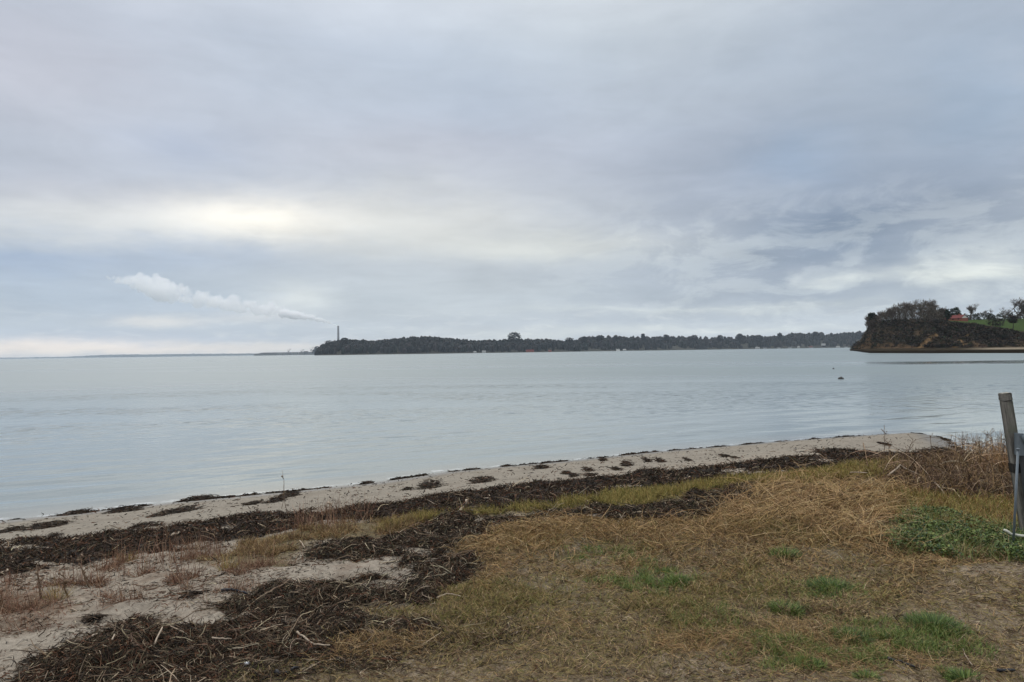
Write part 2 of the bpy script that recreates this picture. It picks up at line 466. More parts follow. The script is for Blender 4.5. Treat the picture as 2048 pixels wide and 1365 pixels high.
Z_LEAF = [(1780, 1095), (1800, 1060), (1840, 1030), (1900, 1035), (1960, 1058), (2048, 1062), (2300, 1070), (2300, 1140), (2048, 1128), (1940, 1118), (1860, 1112), (1800, 1108)]
Z_SPARSE = [(-200, 1160), (0, 1150), (180, 1120), (420, 1095), (560, 1130), (520, 1165), (480, 1190), (430, 1215), (300, 1200), (150, 1210), (0, 1230), (-200, 1280)]
Z_LOWL = [(-200, 1230), (0, 1170), (100, 1190), (140, 1220), (90, 1260), (0, 1275), (-200, 1330)]
turf = mask(Z_TURF, 0.35, 0.25, 1.2, 31)
soil = mask(Z_SOIL, 0.3, 0.4, 1.0, 32)
gold = mask(Z_GOLD, 0.25, 0.12, 1.8, 33)
yel = mask(Z_YEL, 0.2, 0.08, 2.0, 34)
straw = mask(Z_STRAW, 0.3, 0.15, 1.8, 35)
yr = mask(Z_YR, 0.2, 0.15, 2.0, 36)
leaf = mask(Z_LEAF, 0.14, 0.08, 3.0, 37)
sparse = mask(Z_SPARSE, 0.4, 0.3, 1.0, 38)
lowl = mask(Z_LOWL, 0.25, 0.15, 2.0, 39)
back = sstep(0.5, -0.5, MY - 3.2) * sstep(6, 8, D)
thin = sstep(-0.08, 0.20, fbm(MX, MY, 1.1, 5, 45)) * (1 - .55 * sstep(5.6, 3.8, RR0))                         # worn openings in the turf
grassy = np.clip(np.maximum.reduce([turf * (0.55 + 0.45 * thin), yr, straw * 0.9, gold * 0.8, yel * 0.9, leaf]), 0, 1) * (1 - 0.85 * np.maximum(m_main, np.maximum(m_fore, m_mid)))

# --- heights
relief = 0.022 * fbm(MX, MY, 0.55, 4, 50) * sstep(2, 8, D) + 0.020 * fbm(MX, MY, 2.6, 4, 51) * sstep(3, 7, D)
relief += 0.016 * np.abs(fbm(MX, MY, 7.0, 3, 52)) * (near & (D > 4.5)) + 0.004 * fbm(MX, MY, 9, 2, 53) * sstep(0.2, 1, D)
relief -= 0.03 * sstep(0.12, 0.4, fbm(MX, MY, 3.4, 2, 57)) * sstep(4.5, 6.5, D)
relief += 0.025 * fbm(MX * .7, MY * 1.3, 1.6, 3, 59) * sstep(4.5, 6.5, D)
H = profile(D) + relief + 0.05 * straw + 0.03 * yel
lump = np.clip(0.55 + 1.1 * fbm(MX, MY, 1.3, 4, 54) + 0.35 * np.abs(fbm(MX, MY, 6, 3, 55)), 0.05, 2)
thick = np.clip(h_main * 0.07 + h_mid * 0.085 + h_fore * 0.14 + h_right * 0.05, 0, 0.26)
soft = weed * np.clip(lump, 0, 1.6)
WH = H + thick * lump * (0.8 + 0.5 * fbm(MX, MY, 3.6, 3, 58)) + tl * 0.02 + 0.022 * fbm(MX, MY, 11, 3, 56) * weed
WH = np.where((weed > 0.02) | (tl > 0.1), WH - 0.012 + 0.02 * np.maximum(weed, tl), H - 0.03)

SURF = np.maximum(WH, H)          # what loose things lie on
# --- ground colours
def mixc(a, b, t): return a * (1 - t[..., None]) + np.array(b) * t[..., None]
sand_n = fbm(MX, MY, 1.5, 5, 60)
gcol = np.zeros(MX.shape + (3,)); gcol[:] = (0.275, 0.243, 0.198)
gcol = mixc(gcol, (0.215, 0.183, 0.145), sstep(-0.1, 0.5, sand_n) * 0.6)
upper = sstep(4.2, 6, D)
gcol = mixc(gcol, (0.335, 0.288, 0.232), upper * 0.6)
gcol = mixc(gcol, (0.175, 0.130, 0.095), upper * sstep(0.0, 0.4, fbm(MX, MY * 1.6, 2.6, 5, 61, 0.65)) * 0.7)
gcol = mixc(gcol, (0.285, 0.215, 0.155), soil * (0.62 + 0.25 * sstep(-0.3, 0.4, fbm(MX, MY, 3, 4, 62))))
gcol = mixc(gcol, (0.115, 0.082, 0.045), grassy * (0.60 + 0.25 * thin))
gcol = mixc(gcol, (0.10, 0.066, 0.042), litter * 0.55)
gcol = mixc(gcol, (0.16, 0.10, 0.06), (lowl * 0.5 + sparse * 0.12) * upper)
wet = sstep(1.15, 0.35, D + 0.25 * fbm(MX, MY, 0.6, 3, 63))
gcol = mixc(gcol, (0.125, 0.110, 0.088), wet * 0.95)
gcol = mixc(gcol, (0.05, 0.038, 0.026), np.clip(weed + tl, 0, 1) * 0.8)
nx, ny = len(GX), len(GY)
idx = np.arange(nx * ny).reshape(ny, nx)
quads = np.stack([idx[:-1, :-1], idx[:-1, 1:], idx[1:, 1:], idx[1:, :-1]], -1).reshape(-1, 4)
gme = raw_mesh('beach_ground', np.stack([MX, MY, H], -1).reshape(-1, 3), quads, 4, gcol.reshape(-1, 3), True, {'wet': wet, 'grassy': np.clip(grassy + soil * .55 * upper + litter * .5, 0, 1)})
def f_ground(n, b, o):
    a = n.n('ShaderNodeAttribute', attribute_name='tint'); we = n.n('ShaderNodeAttribute', attribute_name='wet')
    g = n.n('ShaderNodeNewGeometry'); p = g.outputs['Position']
    f1 = n.noise(p, 26, 5, 0.7); f2 = n.noise(p, 160, 3, 0.7); f3 = n.noise(p, 5, 5, 0.6)
    k = n.math('MULTIPLY', n.mapr(f1, 0.3, 0.7, 0.72, 1.25), n.math('MULTIPLY', n.mapr(f2, 0.3, 0.7, 0.78, 1.2), n.mapr(f3, 0.3, 0.7, 0.85, 1.13)))
    c = n.mix(1.0, a.outputs['Color'], n.comb(k, k, k), 'MULTIPLY')
    # dark crumbs of weed and twig lying in the sand
    vo = n.n('ShaderNodeTexVoronoi'); n.l(n.vmath('MULTIPLY', p, (1, 1.7, 1)), vo.inputs['Vector']); vo.inputs['Scale'].default_value = 21
    cr_ = n.math('MULTIPLY', n.mapr(vo.outputs['Distance'], 0.10, 0.22, 1, 0), n.mapr(f3, 0.48, 0.62, 0, 1))
    c = n.mix(n.math('MULTIPLY', cr_, 0.75), c, (0.06, 0.04, 0.028, 1))
    gr = n.n('ShaderNodeAttribute', attribute_name='grassy').outputs['Fac']
    wv = n.vmath('MULTIPLY', n.vmath('SUBTRACT', n.noise(p, 9, 3, .6, color=True), (.5, .5, .5)), (.12, .12, 0))
    pw_ = n.vmath('ADD', p, wv)
    for ang, sd_, colf in ((.3, 0, (0.26, 0.19, 0.10, 1)), (1.5, 5, (0.20, 0.145, 0.065, 1)), (2.5, 9, (0.030, 0.022, 0.014, 1)), (.9, 13, (0.035, 0.026, 0.016, 1)), (2.0, 17, (0.16, 0.13, 0.05, 1))):
        ro = n.n('ShaderNodeVectorRotate', rotation_type='Z_AXIS'); n.l(pw_, ro.inputs['Vector']); ro.inputs['Angle'].default_value = ang
        fb = n.noise(n.vmath('ADD', n.vmath('MULTIPLY', ro.outputs[0], (7, 75, 1)), (sd_, sd_, 0)), 1.0, 2, .5)
        st = n.mapr(n.math('ABSOLUTE', n.math('SUBTRACT', fb, .5)), .015, .05, .85, 0)
        c = n.mix(n.math('MULTIPLY', st, gr), c, colf)
    n.put(b.inputs['Base Color'], c)
    n.put(b.inputs['Roughness'], n.mapr(we.outputs['Fac'], 0, 1, 0.95, 0.42))
    n.put(b.inputs['Specular IOR Level'], n.mapr(we.outputs['Fac'], 0, 1, 0.1, 0.5))
    bp = n.n('ShaderNodeBump'); bp.inputs['Strength'].default_value = 0.8; bp.inputs['Distance'].default_value = 0.02
    n.l(n.math('ADD', f1, n.math('MULTIPLY', f2, 0.25)), bp.inputs['Height']); n.l(bp.outputs[0], b.inputs['Normal'])
link('beach_ground', gme, mat('beach sand and soil', f_ground), kind='structure', label='pale sandy beach rising to worn turf')

# ------------------------------------------------------------------ water
wr = [4.0]
while wr[-1] < 15500:
    r_ = wr[-1]; wr.append(r_ * (1.0042 if 11 < r_ < 62 else 1.012 if 62 <= r_ < 90 else 1.06 if r_ < 11 else 1.12))
wr[-1] = 15500.0; wr = np.array(wr)
wa = np.radians(np.concatenate([np.arange(-180, -40, 5), np.arange(-40, 40, 0.30), np.arange(40, 181, 5)]))
WR, WA = np.meshgrid(wr, wa, indexing='ij')
WX, WY = np.sin(WA) * WR, np.cos(WA) * WR
WD = -shore_d(WX, WY)
ca, sa = math.cos(math.atan2(5.0, 8.6)), math.sin(math.atan2(5.0, 8.6))
QX, QY = WX * ca + WY * sa, -WX * sa + WY * ca            # along and across the shore
breeze = sstep(-.35, .25, fbm(WX * .4, WY, .10, 3, 150)) * sstep(2.0, 9.0, WD)
chop = fbm(QX * .8 + .4 * QY, QY * 2.2, 1.05, 3, 151, .6) + .6 * fbm(QX * .7 - .5 * QY, QY * 1.9, 1.5, 2, 152)
swell = np.sin(QY * 3.6 + 2.6 * fbm(QX, QY, .12, 3, 153)) * sstep(.2, 1.5, WD) * sstep(16, 3, WD) * (.5 + fbm(QX, QY * .6, .25, 3, 154))
WZ = (chop * .020 * (.7 + WR / 32) * (.22 + .78 * breeze) * sstep(0, 1.5, WD) + swell * .014) * sstep(88, 60, WR) * (np.abs(WA) < .72)
wi = np.arange(WX.size).reshape(WX.shape)
wq = np.stack([wi[:-1, :-1], wi[1:, :-1], wi[1:, 1:], wi[:-1, 1:]], -1).reshape(-1, 4)
wq = wq[WD.reshape(-1)[wq].max(1) > -0.6]
wu, winv = np.unique(wq, return_inverse=True)
wme = raw_mesh('water', np.stack([WX, WY, WZ], -1).reshape(-1, 3)[wu], winv.reshape(-1, 4), 4, None, True, {'off_shore': np.clip(WD, -1, 60).reshape(-1)[wu]})
NTRI_W = len(wq) * 2
SHORE_DIR = math.atan2(5.0, 8.6)
def f_water(n, b, o):
    g = n.n('ShaderNodeNewGeometry'); p = g.outputs['Position']
    so = n.n('ShaderNodeAttribute', attribute_name='off_shore').outputs['Fac']
    rot = n.n('ShaderNodeVectorRotate', rotation_type='Z_AXIS'); n.l(p, rot.inputs['Vector']); rot.inputs['Angle'].default_value = -SHORE_DIR
    q = rot.outputs[0]
    # distance along the view of open water
    dist = n.vmath('LENGTH', p)
    # small wind ripples, crests roughly along the shore
    r1 = n.noise(n.vmath('MULTIPLY', q, (1.2, 3.8, 1)), 1.5, 6, 0.66, 0.8)
    r2 = n.noise(n.vmath('MULTIPLY', q, (0.35, 1.3, 1)), 0.9, 4, 0.55, 0.6)
    sw = n.n('ShaderNodeTexWave', wave_type='BANDS', bands_direction='Y', wave_profile='SIN')
    n.l(n.vmath('MULTIPLY', q, (0.16, 1, 1)), sw.inputs['Vector']); sw.inputs['Scale'].default_value = 0.19
    sw.inputs['Distortion'].default_value = 7.0; sw.inputs['Detail'].default_value = 3; sw.inputs['Detail Scale'].default_value = 0.7
    patch = n.mapr(n.noise(n.vmath('MULTIPLY', p, (0.25, 1.0, 1)), 0.09, 4, 0.55), 0.36, 0.62, 0.25, 1.0)
    hh = n.math('ADD', n.math('MULTIPLY', r1, n.math('MULTIPLY', patch, 0.003)), n.math('MULTIPLY', r2, n.math('MULTIPLY', patch, 0.004)))
    hh = n.math('ADD', hh, n.math('MULTIPLY', sw.outputs['Fac'], n.mapr(so, 0, 16, 0.003, 0.0)))
    # calm streaks far out, one of them under the cliff
    bx = n.vmath('MULTIPLY', p, (0.0016, 0.011, 0))
    streak = n.mapr(n.noise(bx, 1.0, 5, 0.6, 0.2), 0.50, 0.62, 0, 1, True)
    sp = n.n('ShaderNodeSeparateXYZ'); n.l(p, sp.inputs[0])
    wob = n.math('ADD', sp.outputs[1], n.math('MULTIPLY', n.math('SUBTRACT', n.noise(n.vmath('MULTIPLY', p, (.5, 2, 1)), 0.045, 6, 0.7), 0.5), 26.0))
    wob = n.math('ADD', wob, n.math('MULTIPLY', sp.outputs[0], 0.12))
    band = n.math('MULTIPLY', n.mapr(wob, 109, 118, 0, 1, True), n.mapr(wob, 132, 142, 1, 0, True))
    band = n.math('MULTIPLY', band, n.mapr(sp.outputs[0], 52, 62, 0, 1, True))
    rough = n.mapr(dist, 22, 85, 0.05, 0.33)
    rough = n.math('MULTIPLY', rough, n.mapr(streak, 0, 1, 1.0, 0.72))
    band = n.math('MULTIPLY', band, n.mapr(n.noise(n.vmath('MULTIPLY', p, (.03, .35, 1)), 1.0, 5, .65), .40, .56, .25, 1))
    rough = n.math('MULTIPLY', rough, n.mapr(band, 0, 1, 1.0, 0.16))
    n.put(b.inputs['Roughness'], rough)
    b.inputs['IOR'].default_value = 1.33
    b.inputs['Specular IOR Level'].default_value = 0.5
    bp = n.n('ShaderNodeBump')
    n.put(bp.inputs['Strength'], n.math('MULTIPLY', n.mapr(dist, 16, 120, 1.0, 0.12), n.mapr(band, 0, 1, 1.0, 0.06)))
    bp.inputs['Distance'].default_value = 1.0
    n.l(hh, bp.inputs['Height']); n.l(bp.outputs[0], b.inputs['Normal'])
    c = n.mix(n.mapr(so, 0.0, 1.8, 1, 0, True), (0.185, 0.225, 0.225, 1), (0.22, 0.225, 0.205, 1))
    foam = n.math('MULTIPLY', n.mapr(n.math('ABSOLUTE', n.math('SUBTRACT', so, n.mapr(n.noise(p, 0.8, 3, 0.6), 0.3, 0.7, 0.02, 0.35))), 0.03, 0.12, 1, 0), n.mapr(n.noise(p, 2.0, 4, 0.7), 0.45, 0.60, 0.0, 0.55))
    c = n.mix(foam, c, (0.72, 0.74, 0.75, 1))
    n.put(b.inputs['Base Color'], c)
link('water', wme, mat('sea water', f_water), kind='structure', label='calm grey bay water with small ripples')

# ------------------------------------------------------------------ strand builder
def strands(P, az_, pitch, curl, yaw, L, Wd, nseg, base=None, tint=None, roll=None, taper=0.25, minz=0.003):
    """ribbons that follow the ground array `base`; P (n,2) roots"""
    n = len(P)
    x, y = P[:, 0].copy(), P[:, 1].copy()
    rel = np.full(n, minz) if minz is not None else np.zeros(n)
    seg = L / nseg
    pts = np.zeros((n, nseg + 1, 3)); dirs = np.zeros((n, nseg + 1, 2))
    a = az_.copy(); p = pitch.copy()
    for k in range(nseg + 1):
        pts[:, k, 0] = x; pts[:, k, 1] = y
        pts[:, k, 2] = samp(base, x, y) + np.maximum(rel, minz)
        dirs[:, k, 0] = np.cos(a); dirs[:, k, 1] = np.sin(a)
        x = x + np.cos(a) * np.cos(p) * seg; y = y + np.sin(a) * np.cos(p) * seg; rel = np.maximum(rel + np.sin(p) * seg, minz)
        a = a + yaw / nseg; p = p + curl / nseg
    if roll is None: roll = rng.uniform(-1.2, 1.2, n)
    side = np.stack([-dirs[..., 1] * np.cos(roll)[:, None], dirs[..., 0] * np.cos(roll)[:, None], np.repeat(np.sin(roll)[:, None], nseg + 1, 1)], -1)
    wk = Wd[:, None] * np.linspace(1, taper, nseg + 1)[None] * 0.5
    A = pts + side * wk[..., None]; B = pts - side * wk[..., None]
    V = np.stack([A, B], 2).reshape(-1, 3)
    i0 = np.arange(n)[:, None] * (nseg + 1) * 2 + np.arange(nseg)[None] * 2
    Q = np.stack([i0, i0 + 1, i0 + 3, i0 + 2], -1).reshape(-1, 4)
    C = np.repeat(tint, (nseg + 1) * 2, 0)
    return V, Q, C

def merge(parts):
    V, Q, C, o = [], [], [], 0
    for v, q, c in parts:
        V.append(v); Q.append(q + o); C.append(c); o += len(v)
    return np.concatenate(V), np.concatenate(Q), np.concatenate(C)

CW = np.gradient(GX)[None] * np.gradient(GY)[:, None]
RR = np.hypot(MX, MY)
INV = (np.abs(np.arctan2(MX, MY)) < R(40)) & (D > -0.3) & near
def roots(n, prob, rmin=3.0, rmax=27, pw=2.0):
    """n points on the beach spread by a probability array, denser near the viewer's end of the beach"""
    wgt = (np.clip(prob, 0, 1) * CW * np.maximum(RR, 3.0) ** -pw * ((RR > rmin) & (RR < rmax) & INV)).ravel()
    cdf = np.cumsum(wgt); k = np.searchsorted(cdf, rng.uniform(0, cdf[-1], n))
    k = np.clip(k, 0, len(wgt) - 1); j, i = np.unravel_index(k, MX.shape)
    x = GX[i] + (rng.uniform(-.5, .5, n)) * np.gradient(GX)[i]; y = GY[j] + (rng.uniform(-.5, .5, n)) * np.gradient(GY)[j]
    return np.stack([x, y], 1)

def pal(n, cols, weights, jit=0.25):
    cols = np.array(cols); w_ = np.array(weights, float); w_ /= w_.sum()
    c = cols[rng.choice(len(cols), n, p=w_)]
    return c * (1 + rng.uniform(-jit, jit, (n, 1))) * (1 + rng.uniform(-0.06, 0.06, (n, 3)))

U = lambda a, b, n: rng.uniform(a, b, n)
def dist_of(P): return np.hypot(P[:, 0], P[:, 1])
m_blade = tinted('dry blades', 0.85, 0.3, 45, spec=0.12)
m_weed = tinted('dried seaweed', 0.7, 0.35, 30, spec=0.12)
m_leafm = tinted('green leaves', 0.55, 0.2, 30, spec=0.35)

# seaweed: lumpy mound surface + strands
WEED = [(0.030, 0.021, 0.014), (0.066, 0.042, 0.026), (0.014, 0.011, 0.009), (0.105, 0.048, 0.026), (0.165, 0.120, 0.078), (0.045, 0.040, 0.022), (0.36, 0.29, 0.20)]
use = (weed > 0.03) | (tl > 0.12)
qm = use.reshape(-1)[quads].any(1) & near.reshape(-1)[quads].all(1)
sq = quads[qm]; keep, invq = np.unique(sq, return_inverse=True)
mv = np.stack([MX, MY, WH], -1).reshape(-1, 3)[keep]
mc = np.zeros((len(keep), 3)); mc[:] = (0.018, 0.013, 0.009)
nn = fbm(mv[:, 0], mv[:, 1], 9, 3, 70)
mc = mc * (1 + 0.9 * nn[:, None]) + np.array([.035, .008, .0])[None] * np.clip(fbm(mv[:, 0], mv[:, 1], 1.7, 3, 71), 0, 1)[:, None]
mc = np.clip(mc, 0.008, 1)
parts = [(mv, invq.reshape(-1, 4), mc)]
def add_weed(prob, n, lmin, lmax, wmin, wmax, wts, pmax=0.9, nseg=2, pw=2.0, rmin=3.1, rmax=27):
    P = roots(n, prob, rmin, rmax, pw); k = len(P); d = dist_of(P)
    s = np.clip(d / 6.0, 0.75, 2.6)
    parts.append(strands(P, U(0, 6.28, k), U(-0.1, pmax, k), U(-2.2, 0.2, k), U(-2.6, 2.6, k), U(lmin, lmax, k) * s ** 0.4, U(wmin, wmax, k) * s, nseg, SURF, pal(k, WEED, wts, 0.4), taper=0.5))
halo_f = sstep(-.35, .1, mask(W_FORE, 0.3, 0.22, 2.0, 13) - .3) * .2; halo_m = mask(W_MID, 0.5, 0.3, 2.0, 12) * .18; halo_b = mask(W_MAIN, 0.6, 0.3, 1.6, 11) * .22
WC = (6, 8, 5, 5, 4, 4, 1.2)
add_weed(np.maximum(m_fore, halo_f), 42000, 0.02, 0.09, 0.003, 0.010, (7, 8, 7, 6, 3.2, 4, 1.2), 0.75)
add_weed(np.maximum(m_mid, halo_m) + litter * .4, 46000, 0.02, 0.09, 0.003, 0.009, (7, 7, 9, 4, 3.6, 5, 1.5), 0.75, rmin=4)
add_weed(np.maximum(m_main, halo_b) + m_right * 0.8, 64000, 0.02, 0.07, 0.004, 0.010, (8, 8, 10, 4, 1.6, 2, 0.4), 0.8, 1, rmin=6)
add_weed(np.clip(tl, 0, 1), 9000, 0.02, 0.08, 0.005, 0.009, (9, 8, 9, 1, 0.5, 3, 0.1), 0.5, rmin=11)
add_weed(m_fore + 0, 2600, 0.10, 0.26, 0.005, 0.009, (1, 2, 1, 2, 5, 1, 2.5), 0.5, 4)
add_weed(m_mid + litter * 0.5, 2600, 0.10, 0.28, 0.005, 0.009, (1, 2, 1, 1, 5, 2, 2.5), 0.5, 4, rmin=4)
add_weed(m_main, 2600, 0.10, 0.25, 0.006, 0.009, (2, 3, 1, 2, 4, 1, 1), 0.5, 4, rmin=6)
scat = np.clip((sparse + lowl + 0.35 * upper * near) * (1 - weed) * (1 - grassy), 0, 1) * (.20 + sstep(-.1, .25, fbm(MX * .6 - MY * .1, MY * 1.5, 2.2, 4, 44)))
fz = np.clip(near * (D > .5) * (1 - weed) * (D < 6), 0, 1) * (.10 + sstep(.05, .35, fbm(MX * .8, MY * 1.3, 2.0, 4, 47)))
add_weed(fz, 1600, 0.008, 0.035, 0.004, 0.010, (3, 4, 4, 3, 3, 1, 1.5), 0.2, 1, rmin=8)
add_weed(np.maximum.reduce([mask(W_MID, 1.1, .5, 1.4, 48), mask(W_FORE, 1.0, .5, 1.6, 49)]) * (1 - grassy * .75), 4500, 0.015, 0.07, 0.003, 0.008, (6, 6, 5, 5, 3, 3, 1.2), 0.3, 1)
add_weed(scat, 11000, 0.02, 0.07, 0.004, 0.008, (2, 3, 2, 7, 4, 1, 0.5), 0.3)
V, Q, C = merge(parts)
link('seaweed_wrack', raw_mesh('seaweed_wrack', V, Q, 4, C), m_weed, kind='stuff', label='dark brown dried seaweed heaped in bands along the beach', cat='seaweed')
NTRI = [len(Q) * 2, NTRI_W, len(quads) * 2]

# turf: short matted blades
PAT = fbm(MX, MY, 0.8, 4, 77)
TURF = [(0.24, 0.200, 0.072), (0.30, 0.215, 0.09), (0.155, 0.155, 0.052), (0.36, 0.25, 0.12), (0.18, 0.125, 0.068), (0.085, 0.058, 0.038), (0.40, 0.30, 0.18)]
hill = sstep(-0.2, 0.35, fbm(MX, MY, 0.7, 3, 80))
parts = []
def add_blades(prob, n, cols, wts, l0, l1, w0, w1, p0=0.1, p1=0.8, c0=-1.4, c1=0.1, nseg=2, rmin=3.1, rmax=24, base=None, jit=0.25, pw=2.0, tp=0.25, az0=0.0, az1=6.28, yw=1.0):
    P = roots(n, np.clip(prob, 0, 1), rmin, rmax, pw); k = len(P); d = dist_of(P)
    s = np.clip(d / 6.0, 0.7, 2.4)
    parts.append(strands(P, U(az0, az1, k), U(p0, p1, k), U(c0, c1, k), U(-yw, yw, k), U(l0, l1, k) * s ** 0.3, U(w0, w1, k) * s, nseg, H if base is None else base, pal(k, cols, wts, jit), taper=tp))
nomat = 1 - np.clip(weed, 0, 1)
tz = turf * (0.16 + 0.84 * thin) * nomat
tuftn = sstep(-.25, .3, fbm(MX, MY, 5.5, 3, 81))
tz = tz * (.35 + .65 * tuftn)
tdist = sstep(4.5, 7.5, RR)      # the mown strip nearer the path is greyer and shorter
add_blades(tz * tdist * sstep(-.3, .3, PAT + .2) * (.3 + .7 * straw), 26000, [(0.32, 0.205, 0.085), (0.25, 0.155, 0.062), (0.38, 0.26, 0.125), (0.13, 0.08, 0.04)], (4, 4, 2, 2), 0.03, 0.10, 0.0038, 0.0062, 0.0, 0.9)
add_blades(tz * (1 - hill * 0.7), 66000, [(0.26, 0.205, 0.085), (0.32, 0.225, 0.11), (0.17, 0.150, 0.060), (0.38, 0.27, 0.15), (0.20, 0.135, 0.085), (0.085, 0.056, 0.038), (0.45, 0.35, 0.22)], (4, 5, 3, 3, 5, 5, 1.4), 0.03, 0.095, 0.0038, 0.0065, 0.0, 0.75)
add_blades(tz * hill * sstep(.45, -.1, PAT), 46000, TURF, (6, 4, 6, 1, 3, 2, .6), 0.025, 0.07, 0.0038, 0.0065, 0.0, 0.95, nseg=1)
add_blades(soil * near * (0.25 + 0.4 * thin) * (1 - 0.4 * turf) * (.4 + .6 * tuftn), 30000, TURF, (2, 3, 1, 2, 4, 6, 1), 0.03, 0.09, 0.0032, 0.0055, 0.0, 0.4, nseg=1, rmax=12)
V, Q, C = merge(parts); NTRI.append(len(Q) * 2)
link('turf_grass', raw_mesh('turf_grass', V, Q, 4, C), m_blade, kind='stuff', label='short matted olive brown grass on the upper beach', cat='grass')

# dry tan straw, long lying stems
STRAW = [(0.35, 0.230, 0.105), (0.42, 0.295, 0.150), (0.26, 0.160, 0.072), (0.18, 0.112, 0.055), (0.47, 0.34, 0.19), (0.075, 0.050, 0.030)]
parts = []
up_straw = fbm(MX, MY, 1.4, 4, 90)
sz = straw * nomat * (.12 + .88 * sstep(-0.2, 0.2, up_straw)) * (.3 + .7 * sstep(-.3, .2, fbm(MX, MY, 4, 3, 94)))
add_blades(sz, 24000, STRAW, (5, 3, 5, 4, .8, 4), 0.04, 0.14, 0.003, 0.005, 0.0, 0.75, -1.8, 0.0, 3, rmin=5)
add_blades(sz, 3200, STRAW, (5, 4, 4, 3, 1.4, 2), 0.12, 0.40, 0.003, 0.006, 0.0, 0.9, -1.6, -0.4, 5, rmin=5, yw=1.8)
add_blades(mask([(1420, 1060), (1450, 1000), (1560, 975), (1700, 985), (1790, 1010), (1780, 1060), (1820, 1110), (1700, 1100), (1560, 1075)], 0.3, 0.2, 2, 91), 3300, STRAW, (5, 4, 4, 3, 1.8, 2), 0.18, 0.48, 0.0035, 0.006, 0.0, 0.85, -1.5, -0.3, 5, rmin=5, az0=-1.2, az1=2.2, yw=1.5)
add_blades(gold * nomat * sstep(-.10, .40, fbm(MX, MY, 2.3, 4, 93)), 11000, [(0.31, 0.20, 0.095), (0.38, 0.27, 0.14), (0.22, 0.135, 0.07), (0.27, 0.22, 0.10), (.09, .060, .04)], (4, 3, 4, 3, 5), 0.03, 0.10, 0.003, 0.005, 0.1, 1.3, -1.2, 0.3, 3, rmin=7)
add_blades(turf * nomat * sstep(0.05, 0.4, fbm(MX, MY, 1.1, 4, 92)), 14000, STRAW, (4, 3, 4, 3, 0.6, 2), 0.05, 0.16, 0.0028, 0.0045, 0.0, 0.6, -1.0, 0.1, 3, rmin=3.2)
V, Q, C = merge(parts); NTRI.append(len(Q) * 2)
link('dry_straw', raw_mesh('dry_straw', V, Q, 4, C), m_blade, kind='stuff', label='tangled tan straw and flattened dry grass behind the seaweed', cat='dry grass')

# yellow green grass
parts = []
YEL = [(0.30, 0.235, 0.075), (0.22, 0.195, 0.06), (0.37, 0.27, 0.11), (0.14, 0.14, 0.045)]
add_blades(yel * nomat * (.2 + .8 * sstep(-.3, .3, fbm(MX, MY, 2.6, 3, 88))), 16000, YEL, (5, 4, 3, 2), 0.05, 0.13, 0.003, 0.005, 0.5, 1.5, -1.2, 0.3, 3, rmin=6)
add_blades(yr, 11000, YEL + [(0.28, 0.15, 0.07)], (4, 4, 2, 3, 3), 0.05, 0.13, 0.003, 0.005, 0.5, 1.5, -1.5, 0.3, 3, rmin=5)
V, Q, C = merge(parts); NTRI.append(len(Q) * 2)
link('yellow_grass', raw_mesh('yellow_grass', V, Q, 4, C), m_blade, kind='stuff', label='yellow green beach grass between the seaweed bands', cat='grass')

# sparse reddish stalks standing in the sand, left
parts = []
STALK = [(0.20, 0.115, 0.075), (0.28, 0.17, 0.11), (0.14, 0.075, 0.05), (0.33, 0.23, 0.15)]
cl = sstep(0.15, 0.4, fbm(MX, MY, 3.0, 3, 95))
add_blades(sparse * cl * nomat * 0.9, 620, STALK, (4, 3, 3, 1), 0.08, 0.24, 0.003, 0.0055, 0.9, 1.57, -0.8, 0.8, 4, rmin=5)
add_blades(sparse * cl * nomat, 3200, STALK, (4, 3, 4, 1), 0.04, 0.12, 0.003, 0.005, 0.1, 1.2, -1.4, 0.8, 3, rmin=5)
add_blades(lowl * nomat, 1500, STALK, (4, 3, 3, 1), 0.04, 0.13, 0.003, 0.005, 0.1, 1.3, -1.4, 0.8, 3, rmin=4)
reed = mask([(560, 1075), (600, 1040), (680, 1022), (740, 1025), (740, 1050), (640, 1070)], 0.2, 0.1, 2, 96) + mask([(300, 1130), (330, 1090), (440, 1095), (430, 1120), (350, 1140)], 0.2, 0.1, 2, 97)
add_blades(reed, 800, STALK, (5, 3, 3, 2), 0.08, 0.22, 0.003, 0.006, 0.9, 1.57, -0.6, 0.4, 3, rmin=7, base=SURF)
V, Q, C = merge(parts); NTRI.append(len(Q) * 2)
link('dead_stalks', raw_mesh('dead_stalks', V, Q, 4, C), m_blade, kind='stuff', label='sparse reddish dead plant stalks standing in the sand', cat='dead stalks')

# bramble thicket, right
parts = []
BR = [(0.100, 0.064, 0.042), (0.16, 0.100, 0.062), (0.060, 0.040, 0.028), (0.27, 0.18, 0.11), (0.24, 0.155, 0.07), (0.40, 0.30, 0.20)]
bz = mask([(1740, 955), (1800, 930), (1900, 915), (1960, 908), (2060, 910), (2300, 930), (2300, 1000), (2060, 1000), (1900, 1000), (1800, 985)], 0.35, 0.3, 1.6, 98)
add_blades(bz, 16000, BR, (4, 4, 4, 3, 4, .8), 0.06, 0.26, 0.003, 0.006, 0.2, 1.5, -2.2, 0.4, 4, rmin=6, base=SURF)
bz2 = mask([(1900, 925), (1990, 905), (2060, 905), (2300, 920), (2300, 965), (2060, 975), (1940, 960)], 0.3, 0.3, 1.6, 99)
add_blades(bz2, 1500, BR, (3, 3, 3, 4, 5, 1), 0.25, 0.55, 0.003, 0.006, 0.9, 1.57, -1.2, 0.4, 5, rmin=6, base=SURF)
add_blades(bz2 + bz * .4, 330, BR, (1, 2, 1, 5, 3, 3), 0.45, 1.0, 0.006, 0.010, 0.5, 1.3, -2.6, -1.4, 8, rmin=6, base=SURF, yw=1.6)
V, Q, C = merge(parts); NTRI.append(len(Q) * 2)
